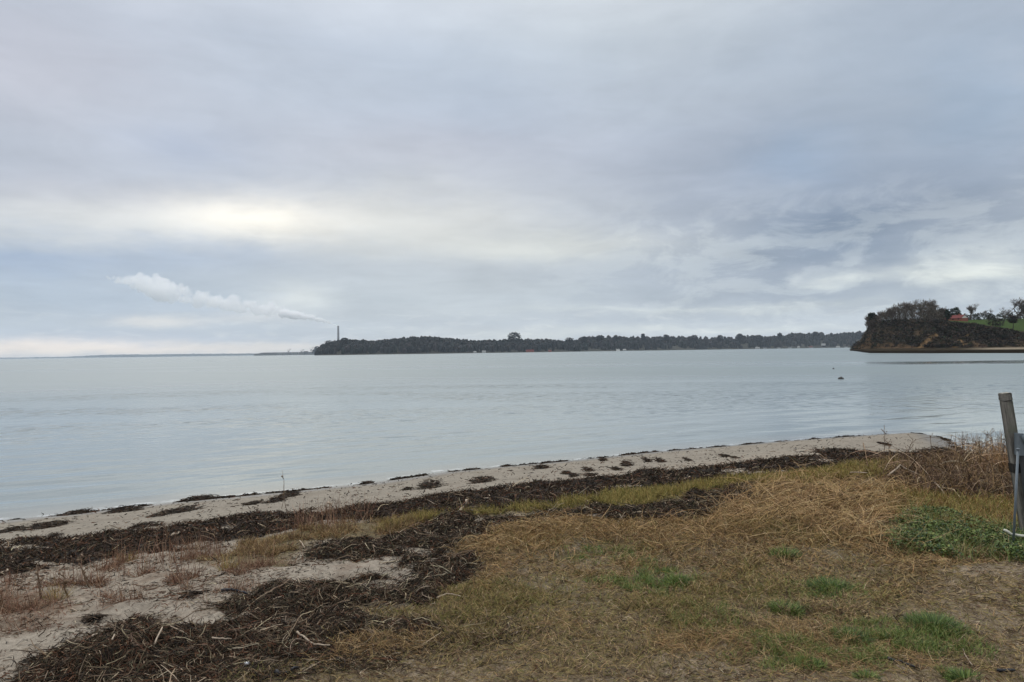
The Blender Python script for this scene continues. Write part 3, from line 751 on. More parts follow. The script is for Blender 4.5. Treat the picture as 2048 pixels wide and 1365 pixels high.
link('bramble_thicket', raw_mesh('bramble_thicket', V, Q, 4, C), m_blade, kind='stuff', label='dead reddish brown brambles and arching stems before the post', cat='brambles')

# dark green leafy cover at right: stems with small leaves
def leaves(P, zlo, zhi, L0, L1, cols, wts, base):
    k = len(P)
    a = U(0, 6.28, k); t = U(-0.5, 0.9, k); L = U(L0, L1, k)
    z = samp(base, P[:, 0], P[:, 1]) + U(0, 1, k) ** 0.7 * (zhi - zlo) + zlo
    c = np.stack([P[:, 0], P[:, 1], z], 1)
    f = np.stack([np.cos(a) * np.cos(t), np.sin(a) * np.cos(t), np.sin(t)], 1); s = np.stack([-np.sin(a), np.cos(a), U(-.3, .3, k)], 1)
    up = np.cross(f, s)
    V = np.stack([c, c + f * L[:, None] * .5 + s * L[:, None] * .33 + up * .12 * L[:, None], c + f * L[:, None] * 1.05 - up * .15 * L[:, None], c + f * L[:, None] * .5 - s * L[:, None] * .33 + up * .12 * L[:, None]], 1).reshape(-1, 3)
    Q = np.arange(k * 4).reshape(-1, 4)
    return V, Q, np.repeat(pal(k, cols, wts, 0.3), 4, 0)
GRN = [(0.070, 0.115, 0.024), (0.120, 0.170, 0.036), (0.026, 0.055, 0.018), (0.18, 0.23, 0.055), (0.26, 0.23, 0.08)]
lump2 = H + leaf * 0.05 * np.clip(0.5 + fbm(MX, MY, 2.5, 3, 101), 0.1, 1.5)
leaf2 = leaf * sstep(-.35, .15, fbm(MX, MY, 2.6, 4, 102))
P = roots(13000, leaf2, 5, 9.5)
parts = [leaves(P, 0.0, 0.07, 0.014, 0.036, GRN, (5, 4, 5, 2.2, 1.0), lump2)]
add_blades(leaf, 2200, [(.4, .28, .14), (.25, .2, .08)], (1, 1), 0.06, 0.2, 0.003, 0.005, 0.2, 1.2, -1.4, 0.2, 3, rmin=5)
add_blades(leaf, 4200, GRN, (4, 4, 3, 4, 3), 0.06, 0.18, 0.003, 0.006, 0.6, 1.5, -1.4, 0.2, 3, rmin=5)
V, Q, C = merge(parts); NTRI.append(len(Q) * 2)
link('leafy_ground_cover', raw_mesh('leafy_ground_cover', V, Q, 4, C), m_leafm, kind='stuff', label='dense dark green leafy weeds at the foot of the grey post', cat='ground cover')

# green grass seen through the turf, lighter mats
GG = [(0.125, 0.185, 0.034), (0.085, 0.140, 0.028), (0.21, 0.23, 0.06), (0.042, 0.082, 0.022)]
parts = []
for (cx, cy, w_, h_), dens in (((1310, 1160, 70, 14), .9), ((1765, 1275, 100, 22), 1), ((1600, 1300, 90, 16), .5), ((1640, 1190, 60, 14), .4), ((1210, 1110, 80, 16), .35), ((1455, 1240, 40, 14), .5), ((1540, 1310, 36, 10), .7), ((1900, 1265, 50, 20), .4)):
    th = np.linspace(0, 6.28, 14)[:-1]
    mk = mask([(cx + w_ * math.cos(t), cy + h_ * math.sin(t)) for t in th], 0.42, 0.22, 2.4, int(cx)) * sstep(-.3, .25, fbm(MX, MY, 5, 3, int(cx)))
    add_blades(mk, int(2600 * dens * w_ / 60), GG, (4, 3, 4, 1), 0.025, 0.06, 0.0035, 0.006, 0.5, 1.4, -1.2, 0.3, 2, rmax=9)
V, Q, C = merge(parts); NTRI.append(len(Q) * 2)
link('green_grass', raw_mesh('green_grass', V, Q, 4, C), m_leafm, kind='stuff', label='patches of low fresh green grass in the worn turf', cat='grass')

# ------------------------------------------------------------------ individual tufts of green grass
def local_strands(n, rad, l0, l1, w0, w1, cols, wts, p0, p1, c0, c1, nseg=3, flat=0.6):
    flatb = np.zeros_like(H)
    a = U(0, 6.28, n); r = rad * np.sqrt(U(0, 1, n))
    P_ = np.stack([np.cos(a) * r, np.sin(a) * r], 1)
    out_a = a + U(-0.9, 0.9, n)
    lean = r / rad
    pitch = U(p0, p1, n) - lean * 0.5
    V, Q, C = strands(P_, out_a, pitch, U(c0, c1, n), U(-.5, .5, n), U(l0, l1, n) * (1.1 - 0.5 * lean), U(w0, w1, n), nseg, flatb, pal(n, cols, wts, 0.3), minz=-0.01)
    return V, Q, C
def place_local(name, V, Q, C, px, py, m, label, cat, group, base=None):
    x, y = ground_xy(np.array([px], float), np.array([py], float))
    x, y = float(x[0]), float(y[0]); z = float(samp(H if base is None else base, np.array([x]), np.array([y]))[0])
    me = raw_mesh(name, V, Q, 4, C)
    return link(name, me, m, label=label, cat=cat, group=group, loc=(x, y, z)), (x, y, z)
TUFTS = [(1571, 1116, .085, .10, 500, 'small green grass tuft in brown turf just left of the leafy weeds'),
         (1358, 1168, .085, .07, 450, 'dark green tuft at the right end of the far green patch'),
         (1664, 1180, .12, .09, 800, 'green tuft on the brown turf below the straw, right of centre'),
         (1570, 1222, .08, .08, 500, 'small dark green tuft left of the centre line of tufts'),
         (1605, 1216, .04, .04, 200, 'tiny green sprig beside the small dark tuft'),
         (1868, 1252, .135, .10, 1500, 'largest and darkest green tuft, a round cushion at lower right'),
         (1700, 1278, .11, .07, 900, 'bright green tuft at the left end of the long green patch'),
         (1546, 1314, .05, .045, 300, 'low green tuft near the bottom edge, left of the green patch'),
         (1628, 1338, .05, .045, 300, 'pale green tuft in bare sand at the bottom edge'),
         (1893, 1338, .05, .05, 260, 'yellowish tuft near bottom right, left one of a close pair'),
         (1932, 1356, .065, .06, 420, 'mossy tuft near bottom right, right one of a close pair'),
         (1735, 1360, .045, .05, 220, 'small yellow green tuft cut by the bottom edge'),
         (1540, 1290, .04, .035, 180, 'faint green sprig above the low tuft at bottom')]
for px, py, rad, hgt, n_, lb in TUFTS:
    V, Q, C = local_strands(int(n_ * 1.3), rad * 1.1, hgt * .75, hgt * 1.35, .0035, .0065, GG, (3, 4, 1, 4) if rad > .1 else (4, 3, 2, 2), 0.7, 1.5, -1.2, 0.2)
    place_local('grass_tuft', V, Q, C, px, py, m_leafm, lb, 'grass tuft', 'green grass tufts on the worn turf')
    NTRI.append(len(Q) * 2)

# ------------------------------------------------------------------ individual clumps of seaweed on the sand
CLUMPS = [(85, 1056, 25, 8, 'long seaweed clump on the sand at far left, above the main band'), (14, 1064, 14, 6, 'seaweed clump on the sand cut by the left edge'),
          (150, 1029, 16, 4, 'small seaweed clump at the waterline, leftmost'), (250, 1023, 24, 4, 'thin seaweed streak at the waterline left of centre'),
          (362, 1024, 17, 7, 'right half of the paired seaweed clumps on the sand'), (322, 1031, 14, 6, 'left half of the paired seaweed clumps on the sand'),
          (395, 1001, 26, 5, 'raised seaweed clump right on the waterline'), (504, 1009, 11, 4, 'small round seaweed clump on open sand below the waterline'),
          (545, 1005, 12, 8, 'seaweed clump left of a slanting pair beside thin dead stem'), (574, 994, 15, 6, 'seaweed clump at the upper end of a slanting pair'),
          (97, 1076, 11, 4, 'small seaweed scrap just above the main band at left'), (290, 1055, 18, 5, 'seaweed scrap touching the main band at left'),
          (860, 976, 24, 9, 'round dark seaweed clump on the sand at centre left'), (815, 980, 6, 3, 'tiny seaweed bit left of the round dark clump'),
          (967, 964, 26, 6, 'wide dark seaweed clump on the sand at centre'), (1085, 937, 16, 3, 'flat seaweed streak at the waterline at centre'),
          (1207, 922, 8, 3, 'small seaweed bit at the waterline, right of centre'), (1134, 948, 9, 3, 'small seaweed bit, left one of a close group at centre'),
          (1149, 953, 11, 4, 'dark seaweed clump in the close group at centre'), (1178, 943, 10, 4, 'upper seaweed clump in the close group at centre'),
          (1183, 952, 11, 2.5, 'thin lowest seaweed streak in the close group'), (1234, 941, 9, 3, 'seaweed bit between the close group and the long clump'),
          (1256, 932, 15, 4, 'long seaweed clump on the sand right of centre'), (1298, 924, 9, 4, 'left seaweed clump of two near the water'),
          (1325, 925, 12, 4, 'right seaweed clump of two near the water'), (1290, 949, 15, 4, 'long seaweed clump beside the main band'),
          (1378, 922, 7, 3, 'small seaweed bit on sand halfway to the point'), (1454, 914, 12, 3, 'stretched dark seaweed clump on sand near the point'),
          (1472, 917, 6, 2, 'tiny seaweed bit right of the stretched clump'), (1765, 888, 7, 4, 'small seaweed clump on the sandy point by the dead weed'),
          (1437, 936, 12, 3, 'thin seaweed streak joining the main band near the point'), (735, 967, 8, 2.5, 'tiny seaweed bit on the waterline left of centre'),
          (186, 1240, 13, 5, 'dark seaweed scrap on the pale sand, lower left'), (380, 1193, 16, 7, 'dark knot of seaweed on the pale sand at left'), ]
for px, py, hw, hh, lb in CLUMPS:
    x, y = ground_xy(np.array([px, px - hw, px + hw], float), np.array([py, py, py], float))
    rx = float(abs(x[2] - x[1]) / 2); dd = float(y[0])
    y2 = ground_xy(np.array([px, px], float), np.array([py - hh, py + hh], float))[1]
    ry = float(abs(y2[0] - y2[1]) / 2) * 0.75; hz = min(0.06, max(0.02, rx * 0.20))
    # lumpy mat
    th, ph = np.meshgrid(np.linspace(0, 2 * np.pi, 25)[:-1], np.linspace(0, 1, 7))
    sx_ = float(px % 97)
    rr = ph * np.clip(.85 + 1.1 * fbm(np.cos(th) * 1.0 + sx_, np.sin(th) * 1.0 + sx_, 1.6, 4, 7, .65), .3, 1.6)
    vx, vy = rr * np.cos(th) * rx, rr * np.sin(th) * ry
    vz = hz * (1 - ph ** 2) * (0.7 + 0.7 * fbm(vx * 1.0 + sx_, vy, 9, 3, 8)) - 0.012
    ii = np.arange(7 * 24).reshape(7, 24); i2 = np.roll(ii, -1, 1)
    q_ = np.stack([ii[:-1], i2[:-1], i2[1:], ii[1:]], -1).reshape(-1, 4)
    v_ = np.stack([vx, vy, vz], -1).reshape(-1, 3)
    k = int(min(700, 120 + 1500 * rx * ry * 4))
    a = U(0, 6.28, k); r_ = np.sqrt(U(0, 1, k)); r_ = r_ * np.clip(.95 + 1.2 * fbm(np.cos(a) + sx_, np.sin(a) + sx_, 1.6, 4, 7, .65), .3, 1.8) * (1 + .35 * (U(0, 1, k) > .8))
    P_ = np.stack([np.cos(a) * r_ * rx, np.sin(a) * r_ * ry], 1)
    zz = np.maximum(hz * (1 - np.minimum(r_, 1) ** 2) * 0.8, 0.0)
    V, Q, C = strands(P_, U(0, 6.28, k), U(-.3, .35, k), U(-1.6, -.2, k), U(-1.8, 1.8, k), U(.03, .10, k), U(.006, .012, k) * max(1, dd / 10), 2, np.zeros_like(H), pal(k, WEED, (9, 9, 9, 2, .6, 3, .1), .35), taper=.5, minz=0.0)
    V[:, 2] += np.repeat(zz, 6)
    V, Q, C = merge([(v_, q_, np.full((len(v_), 3), 1.0) * np.array([.032, .024, .017])), (V, Q, C)])
    place_local('seaweed_clump', V, Q, C, px, py, m_weed, lb, 'seaweed', 'loose clumps of seaweed on the open sand')
    NTRI.append(len(Q) * 2)

# ------------------------------------------------------------------ sticks, driftwood, litter
m_drift = simple('bleached driftwood', (0.40, 0.32, 0.24), 0.85, 0.35, 30, 0.5, 0.004)
m_brown = simple('brown twig', (0.17, 0.115, 0.075), 0.85, 0.35, 30, 0.5, 0.004)
m_black = simple('black wet wood', (0.022, 0.022, 0.026), 0.5, 0.4, 30, 0.5, 0.004)
def stick(pts_px, r, m, label, name='stick', lift=0.01, cat='stick', bend=0.0, tip=0.6, base=None, group=None, twigs=()):
    a = np.array(pts_px, float)
    x, y = ground_xy(a[:, 0], a[:, 1])
    z = samp(WH if base is None else base, x, y); z = np.maximum(z, samp(H, x, y)) + lift + (a[:, 2] if a.shape[1] > 2 else 0)
    o = Vector((float(x.mean()), float(y.mean()), float(z.min())))
    bm = bmesh.new()
    P_ = [Vector((float(q[0]), float(q[1]), float(q[2]))) - o for q in zip(x, y, z)]
    Q_ = []
    for i in range(len(P_) - 1):       # resample with a little wobble
        for t in (0, .33, .66):
            Q_.append(P_[i].lerp(P_[i + 1], t) + Vector((random.uniform(-1, 1), random.uniform(-1, 1), random.uniform(-.3, 1))) * r * .7)
    Q_.append(P_[-1])
    tube(bm, Q_, [r * (1 + (tip - 1) * i / (len(Q_) - 1)) * random.uniform(.85, 1.15) for i in range(len(Q_))], 6)
    ob = link(name, bm_mesh(name, bm, True), m, label=label, cat=cat, group=group, loc=o)
    return ob
for k_ in range(26):
    px_, py_ = random.choice([(random.uniform(20, 420), random.uniform(1165, 1235)), (random.uniform(420, 640), random.uniform(1120, 1165))])
    stick([(px_, py_), (px_ + random.uniform(8, 24), py_ + random.uniform(-6, 5))], random.uniform(.0025, .005), random.choice([m_drift, m_brown, m_brown]), 'small dry twig lying loose on the pale sand at left', 'twig', .004, 'twig', group='loose twigs on the left sand')
stick([(444, 1186), (462, 1184), (476, 1183), (496, 1184)], 0.012, m_black, 'black curved stick on pale sand at left')
stick([(552, 1356), (575, 1353)], 0.013, m_black, 'short black stick near the bottom edge, left of centre')
stick([(580, 1347), (597, 1342)], 0.010, m_black, 'smaller black stick just right of another black stick', tip=.5)
stick([(343, 1083), (360, 1080), (374, 1073)], 0.016, m_drift, 'pale bent driftwood stick on the left seaweed band')
stick([(0, 1152), (14, 1148), (20, 1136)], 0.010, m_drift, 'pale stick at the left edge under the seaweed band')
stick([(530, 1199), (560, 1187), (575, 1180), (583, 1166, )], 0.007, m_brown, 'thin curved brown twig across the middle heap', lift=.03)
stick([(915, 1030), (925, 1024), (934, 1012), (948, 1004), (985, 1000)], 0.020, m_drift, 'long pale bent branch lying on the centre seaweed')
stick([(875, 1198), (893, 1194), (912, 1195), (926, 1198)], 0.006, m_drift, 'thin pale arched stem at the edge of the centre heap', lift=.02)
stick([(310, 1310), (325, 1290)], 0.006, m_drift, 'short pale splinter in the foreground heap, centre', lift=.05)
stick([(184, 1303), (196, 1290)], 0.005, m_drift, 'short pale splinter in the foreground heap, left', lift=.05)
stick([(225, 1335), (229, 1318)], 0.005, m_drift, 'upright pale splinter low in the foreground heap', lift=.05)
stick([(425, 1306), (445, 1307), (463, 1300)], 0.005, m_drift, 'thin pale twig at the right of the foreground heap', lift=.05)
stick([(593, 1282), (606, 1286), (628, 1300), (660, 1300)], 0.007, m_drift, 'pale forked twig right of the foreground heap', lift=.02)
stick([(545, 1212), (563, 1208)], 0.006, m_drift, 'short tan stick on the middle litter', lift=.02)
stick([(600, 1085), (610, 1100)], 0.006, m_drift, 'pale short twig standing on the left of the centre heap', lift=.02)
stick([(1777, 1322), (1800, 1326), (1830, 1334)], 0.008, m_black, 'dark thin stick in the sand near the bottom right')
stick([(1996, 1346), (2030, 1345)], 0.009, m_black, 'black stick at the bottom right corner')
stick([(1668, 1300), (1684, 1312)], 0.005, m_drift, 'short pale twig below the long green patch')
stick([(1944, 1330), (1930, 1305, ), (1926, 1294)], 0.003, m_drift, 'fine pale curved stem at lower right')
stick([(1775, 970, .05), (1800, 962, .08), (1835, 965, .04)], 0.012, m_drift, 'pale flat branch in the dark brush at right', lift=.04)
stick([(1890, 992, .0), (1870, 980, .05)], 0.010, m_drift, 'short pale stick upright in the brush at right', lift=.04)
stick([(1700, 966, .02), (1735, 968, .05)], 0.010, m_drift, 'thin pale stick left of the brambles', lift=.03)
stick([(1830, 918), (1865, 916)], 0.022, m_drift, 'pale driftwood piece in the far seaweed at right')
stick([(1768, 930), (1800, 929)], 0.018, m_drift, 'pale flat stick in the far seaweed left of the driftwood')
stick([(655, 1008, .0), (662, 1010, .0)], 0.02, m_drift, 'small pale wood chip on the sand above the main band')

# white crumpled shell or litter
bm = bmesh.new(); bmesh.ops.create_icosphere(bm, subdivisions=2, radius=0.015)
for v in bm.verts:
    f = 1 + 0.35 * math.sin(v.co.x * 190 + 1) * math.cos(v.co.y * 160) + random.uniform(-.12, .12)
    v.co = Vector((v.co.x * f * 1.2, v.co.y * f, max(v.co.z * .55 * f, -.006)))
x, y = ground_xy(np.array([493.]), np.array([1334.]))
link('litter_scrap', bm_mesh('litter_scrap', bm), simple('white scrap', (0.72, 0.73, 0.76), .6, .2, 40), label='small crumpled white scrap lying at the edge of the foreground heap', cat='litter', loc=(float(x[0]), float(y[0]), float(max(samp(WH, x, y)[0], samp(H, x, y)[0])) + .012))

# tall dead weeds on the point and single thin stems
def dead_weed(px, py, hgt, label, spread=.5, n=7):
    x, y = ground_xy(np.array([float(px)]), np.array([float(py)]))
    z = float(max(samp(WH, x, y)[0], samp(H, x, y)[0]))
    o = empty('dead_weed', (float(x[0]), float(y[0]), z), label, 'dead weed', 'dead weeds standing on the beach')
    bm = bmesh.new()
    top = Vector((random.uniform(-.1, .1), random.uniform(-.1, .1), hgt))
    stem = [Vector((0, 0, -.03)), top * .35 + Vector((random.uniform(-.03, .03), 0, 0)), top * .7, top]
    k_ = .45 if spread < .3 else 1; tube(bm, stem, [.008 * k_, .007 * k_, .005 * k_, .0035 * k_], 5)
    link('stem', bm_mesh('stem', bm, True), m_brown, parent=o)
    for i in range(n):
        bm = bmesh.new(); t = random.uniform(.25, .95); p = top * t
        a = random.uniform(0, 6.28); l = hgt * random.uniform(.15, .4) * spread
        d = Vector((math.cos(a), math.sin(a) * .6, random.uniform(.4, 1.3))).normalized()
        tube(bm, [p, p + d * l * .5, p + d * l + Vector((0, 0, l * .1))], [.005, .004, .003], 4)
        bmesh.ops.create_icosphere(bm, subdivisions=1, radius=.012, matrix=Matrix.Translation(p + d * l + Vector((0, 0, l * .1))))
        link('seed_branch', bm_mesh('seed_branch', bm, True), m_brown, parent=o)
dead_weed(1768, 904, .55, 'tallest dark dead weed on the sandy point')
dead_weed(1778, 903, .22, 'short dead weed right beside the tallest one on the point', 1)
dead_weed(1815, 915, .38, 'thin branching dead weed on the seaweed at the point', 1)
dead_weed(1866, 925, .50, 'upright dead stem on the far seaweed left of the brambles', .5, 4)
dead_weed(562, 1018, .42, 'very thin dead stem on the sand near the water at left', .2, 1)
dead_weed(577, 1040, .55, 'tall thin dead stem rising from the main seaweed band', .2, 1)
dead_weed(85, 1200, .26, 'crooked dead weed at far left on pale sand', .6, 4)
dead_weed(140, 1190, .2, 'dead weed second from the left edge on pale sand', .6, 4)
dead_weed(182, 1172, .22, 'dead weed with forked top on pale sand at left', .6, 4)
for px, py, h in ((1930, 905, .45), (1955, 912, .5), (1975, 905, .6), (2000, 908, .65), (1990, 925, .6), (1945, 925, .5)):
    dead_weed(px, py, h, {1930: 'leftmost seed headed stem above the brambles', 1955: 'seed headed stem second from left above the brambles', 1975: 'slender seed headed stem near the bramble middle, before the water',
                          2000: 'tallest seed headed stem just left of the leaning post', 1990: 'seed headed stem in front of the tallest one by the post', 1945: 'low seed headed stem in the bramble front'}[px], 1.0, 9)
x, y = ground_xy(np.array([2003.]), np.array([948.]))
V, Q, C = local_strands(420, .16, .25, .62, .004, .007, [(0.40, 0.22, 0.10), (0.48, 0.30, 0.15)], (1, 1), 1.1, 1.57, -.5, .3, 4)
place_local('orange_reed_clump', V, Q, C, 2003, 950, m_blade, 'orange tan upright reed clump directly behind the leaning post', 'reed clump', None)
for (px, py) in ((255, 1112, ), (455, 1130), (113, 1185)):
    V, Q, C = local_strands(120, .06, .08, .2, .003, .005, [(0.30, 0.20, 0.07), (0.36, 0.25, 0.1), (.2, .18, .06)], (1, 1, 1), 1.0, 1.57, -.5, .3, 3)
    place_local('dry_grass_tuft', V, Q, C, px, py + 10, m_blade, {255: 'yellow dry tuft just under the left seaweed band', 455: 'yellow green dry tuft on the sand left of the centre heap', 113: 'brown upright dry tuft on pale sand at far left'}[px], 'dry tuft', 'dry upright tufts on the pale sand')

# ------------------------------------------------------------------ posts at the right edge
def g_at(px, py):
    x, y = ground_xy(np.array([float(px)]), np.array([float(py)]))
    return Vector((float(x[0]), float(y[0]), float(samp(H, x, y)[0])))
def f_wood(n, b, o):
    t = n.n('ShaderNodeTexCoord'); p = t.outputs['Object']
    a = n.noise(n.vmath('MULTIPLY', p, (14, 14, 1.0)), 6, 7, .7, .6); q = n.noise(p, 9, 4, .6); s = n.noise(p, 26, 4, .7)
    c = n.mix(n.mapr(a, .35, .65), (0.085, 0.078, 0.070, 1), (0.235, 0.22, 0.195, 1))
    c = n.mix(n.mapr(q, .5, .7, 0, .55), c, (0.10, 0.115, 0.075, 1))
    c = n.mix(n.mapr(s, .62, .72, 0, .8), c, (0.30, 0.30, 0.27, 1))
    n.put(b.inputs['Base Color'], c); b.inputs['Roughness'].default_value = .9
    bp = n.n('ShaderNodeBump'); bp.inputs['Strength'].default_value = .8; bp.inputs['Distance'].default_value = .006
    n.l(a, bp.inputs['Height']); n.l(bp.outputs[0], b.inputs['Normal'])
m_wood = mat('weathered grey wood', f_wood)
m_steel = simple('galvanised steel', (0.15, 0.175, 0.195), .5, .25, 12, .2, .002, .35)
m_blackp = simple('black rubber strap', (0.02, 0.018, 0.017), .6, .3, 20)
base = g_at(2056, 1078)
topw = at(2009.5, base.y + 0.02, py=787)
post = empty('leaning_post', base, 'weathered grey square wooden post leaning left at the right edge', 'post')
ax = (topw - base); Lp = ax.length
q = ax.to_track_quat('Z', 'Y')
def bevel_box(sx, sy, z0, z1, bev=.004, jag=0):
    bm = bmesh.new()
    n_ = 8
    zs = [z0 + (z1 - z0) * i / n_ for i in range(n_ + 1)]
    rings = []
    for z in zs:
        j = lambda: random.uniform(-jag, jag)
        pts = []
        for cx, cy in ((-1, -1), (1, -1), (1, 1), (-1, 1)):
            for k in (0, 1):
                bx_ = bev if (k == (0 if cx * cy > 0 else 1)) else 0
                by_ = bev - bx_
                pts.append((cx * (sx / 2 - bx_) + j(), cy * (sy / 2 - by_) + j(), z))
        rings.append([bm.verts.new(p) for p in pts])
    for a_, b_ in zip(rings, rings[1:]):
        for k in range(8): bm.faces.new((a_[k], a_[(k + 1) % 8], b_[(k + 1) % 8], b_[k]))
    bm.faces.new(rings[0][::-1]); bm.faces.new(rings[-1])
    return bm
post.rotation_mode = 'QUATERNION'; post.rotation_quaternion = q
sl = link('shaft', bm_mesh('shaft', bevel_box(.079, .075, -.15, Lp - .066, .006, .0012)), m_wood, parent=post)
cap = link('cap_block', bm_mesh('cap_block', bevel_box(.081, .078, Lp - .060, Lp, .007, .0015)), m_wood, parent=post)
link('end_grain', bm_mesh('end_grain', bevel_box(.074, .070, Lp + .001, Lp + .004, .007)), simple('pale end grain', (0.34, 0.32, 0.27), .9, .3, 50), parent=post)
link('saw_groove', bm_mesh('saw_groove', bevel_box(.070, .066, Lp - .068, Lp - .058, .003)), m_blackp, parent=post)
zz = Lp * 0.50
link('strap', bm_mesh('strap', bevel_box(.090, .086, zz - .045, zz + .035, .008, .001)), m_blackp, parent=post)

b2 = g_at(2062, 1085); b2.y += .05
fr = empty('metal_stand', b2, 'dark post with grey steel bracket on top, cut by the right edge', 'metal frame')
tp = at(2040, b2.y, py=868)
H2 = tp.z - b2.z
dx = tp.x - b2.x
bm = bmesh.new(); tube(bm, [(dx * .0 + .03, 0, -.1), (dx * .45 + .02, 0, H2 * .5), (dx + .01, 0, H2 * .92)], [.026, .026, .026], 8)
link('upright', bm_mesh('upright', bm), simple('dark weathered metal', (0.05, 0.052, 0.056), .6, .3, 14), parent=fr)
bm = bmesh.new(); box(bm, dx - .03, dx + .012, -.03, .03, H2 * .80, H2 + .005)
link('bracket_plate', bm_mesh('bracket_plate', bm), m_steel, parent=fr)
bm = bmesh.new(); tube(bm, [(dx + .0, -.035, H2 - .01), (dx + .03, -.035, H2 - .07), (dx + .08, -.035, H2 - .12), (dx + .18, -.035, H2 - .13)], [.02, .024, .024, .022], 8)
link('curved_arm', bm_mesh('curved_arm', bm, True), m_steel, parent=fr)
bm = bmesh.new(); tube(bm, [(dx + .028, -.06, H2 - .03), (dx + .028, -.02, H2 - .03)], [.008, .008], 8)
link('bolt', bm_mesh('bolt', bm), m_blackp, parent=fr)
bm = bmesh.new(); box(bm, dx * .35 + .03, dx * .35 + .09, -.05, -.038, H2 * .25, H2 * .50)
link('side_plate', bm_mesh('side_plate', bm), simple('grey board', (0.09, 0.095, 0.10), .8, .3, 9), parent=fr)

r0 = g_at(2025, 1100); r1 = at(2036, r0.y + .03, py=900)
rod = empty('steel_rod', r0, 'thin grey steel rod stuck in the weeds in front of the post', 'rod')
bm = bmesh.new(); tube(bm, [(0, 0, -.06), (r1.x - r0.x, r1.y - r0.y, r1.z - r0.z)], [.0095, .0095], 8)
link('rod_shaft', bm_mesh('rod_shaft', bm, True), m_steel, parent=rod)
bm = bmesh.new(); tube(bm, [(r1.x - r0.x, r1.y - r0.y, r1.z - r0.z), (r1.x - r0.x, r1.y - r0.y, r1.z - r0.z + .012)], [.015, .011], 8)
link('rod_tip', bm_mesh('rod_tip', bm, True), m_steel, parent=rod)
bm = bmesh.new()
p0 = g_at(2009, 1098); p0.z += .15
pA = [Vector((0, 0, .015)), Vector((.022, .0, .004)), Vector((.05, -.01, -.018)), Vector((.12, -.02, -.03)), Vector((.30, -.03, -.045)), Vector((.45, -.02, -.055))]
tube(bm, pA, [.008, .012, .010, .011, .011, .012], 8)
link('white_branch', bm_mesh('white_branch', bm, True), simple('stripped white branch', (0.62, 0.60, 0.52), .7, .2, 20), label='stripped white branch lying on the weeds at the foot of the post', cat='branch', loc=p0)

# ------------------------------------------------------------------ boulder and buoy in the water
def rock(name, px, depth, r, sz, label, cat, m, seed):
    bm = bmesh.new(); bmesh.ops.create_icosphere(bm, subdivisions=3, radius=1)
    for v in bm.verts:
        f = 1 + .25 * float(fbm(np.array([v.co.x + seed]), np.array([v.co.y + v.co.z * 1.7]), 1.4, 3, seed)[0])
        v.co = Vector((v.co.x * f * r * sz[0], v.co.y * f * r * sz[1], v.co.z * f * r * sz[2]))
    p = at(px, depth)
    return link(name, bm_mesh(name, bm, True), m, label=label, cat=cat, loc=(p.x, p.y, 0.0))
m_rock = simple('wet dark stone', (0.045, 0.042, 0.04), .5, .4, 6, .6, .03)
rock('boulder', 1680.5, 62.5, .24, (1.0, .7, .75), 'dark boulder breaking the water surface before the cliff', 'boulder', m_rock, 5)
by = empty('mooring_buoy', at(1666, 91), 'tiny dark buoy floating beyond the boulder', 'buoy')
bm = bmesh.new(); bmesh.ops.create_uvsphere(bm, u_segments=14, v_segments=8, radius=.13)
link('float', bm_mesh('float', bm, True), m_rock, parent=by)
bm = bmesh.new(); tube(bm, [(0, 0, .1), (0, 0, .26)], [.02, .015], 6)
link('eye', bm_mesh('eye', bm), m_steel, parent=by)

# ------------------------------------------------------------------ bare trees
def tree_segments(seed, height=10.0, levels=5, spread=.62, trunk_r=.22, kids=(3, 4), lean=0.0, first=.32, droop=0.0):
    r = random.Random(seed)
    trunk, crown = [], []
    def grow(p, d, L, rad, lev):
        n_ = 3 if lev < 2 else 2
        q = p.copy(); dd = d.copy(); pts = [(q.copy(), rad)]
        for i in range(n_):
            dd = (dd + Vector((r.uniform(-1, 1), r.uniform(-1, 1), r.uniform(-.5, 1) - droop)) * .16).normalized()
            q = q + dd * (L / n_); pts.append((q.copy(), rad * (1 - .45 * (i + 1) / n_)))
        (trunk if lev == 0 else crown).append(pts)
        if lev >= levels: return
        for k in range(r.randint(*kids) + (1 if lev == 0 else 0)):
            t = r.uniform(.25, 1.0) if lev else r.uniform(.5, 1.0)
            i = min(int(t * n_), n_ - 1); f = t * n_ - i
            bp = pts[i][0].lerp(pts[i + 1][0], f); br = pts[i][1] * .62
            a = r.uniform(0, 6.28)
            side = Vector((math.cos(a), math.sin(a), r.uniform(-.1, .5)))
            nd = (dd * (1 - spread) + side.normalized() * spread + Vector((0, 0, .26 if lev < 3 else .1))).normalized()
            grow(bp, nd, L * r.uniform(.60, .82), max(br, .012), lev + 1)
    grow(Vector((0, 0, -.5)), Vector((lean, 0, 1)).normalized(), height * first, trunk_r, 0)
    return trunk, crown
def seg_mesh(name, groups, minr):
    V, Qs = [], []
    o = 0
    for pts in groups:
        n_ = 3 if pts[0][1] < .1 else 5
        for i, (p, r) in enumerate(pts):
            t = (pts[min(i + 1, len(pts) - 1)][0] - pts[max(i - 1, 0)][0]).normalized()
            a = t.cross(Vector((0.3, .2, 1))).normalized(); b = t.cross(a); r = max(r, minr)
            for k in range(n_):
                w_ = a * math.cos(6.2832 * k / n_) * r + b * math.sin(6.2832 * k / n_) * r
                V.append(p + w_)
        for i in range(len(pts) - 1):
            for k in range(n_):
                Qs.append((o + i * n_ + k, o + i * n_ + (k + 1) % n_, o + (i + 1) * n_ + (k + 1) % n_, o + (i + 1) * n_ + k))
        o = len(V)
    return raw_mesh(name, np.array([tuple(v) for v in V]), np.array(Qs), 4)
m_bark = simple('dark winter bark', (0.055, 0.045, 0.036), .9, .3, 2)
m_twig = simple('brown winter twigs', (0.11, 0.085, 0.068), .9, .3, 2)
PROTO = []
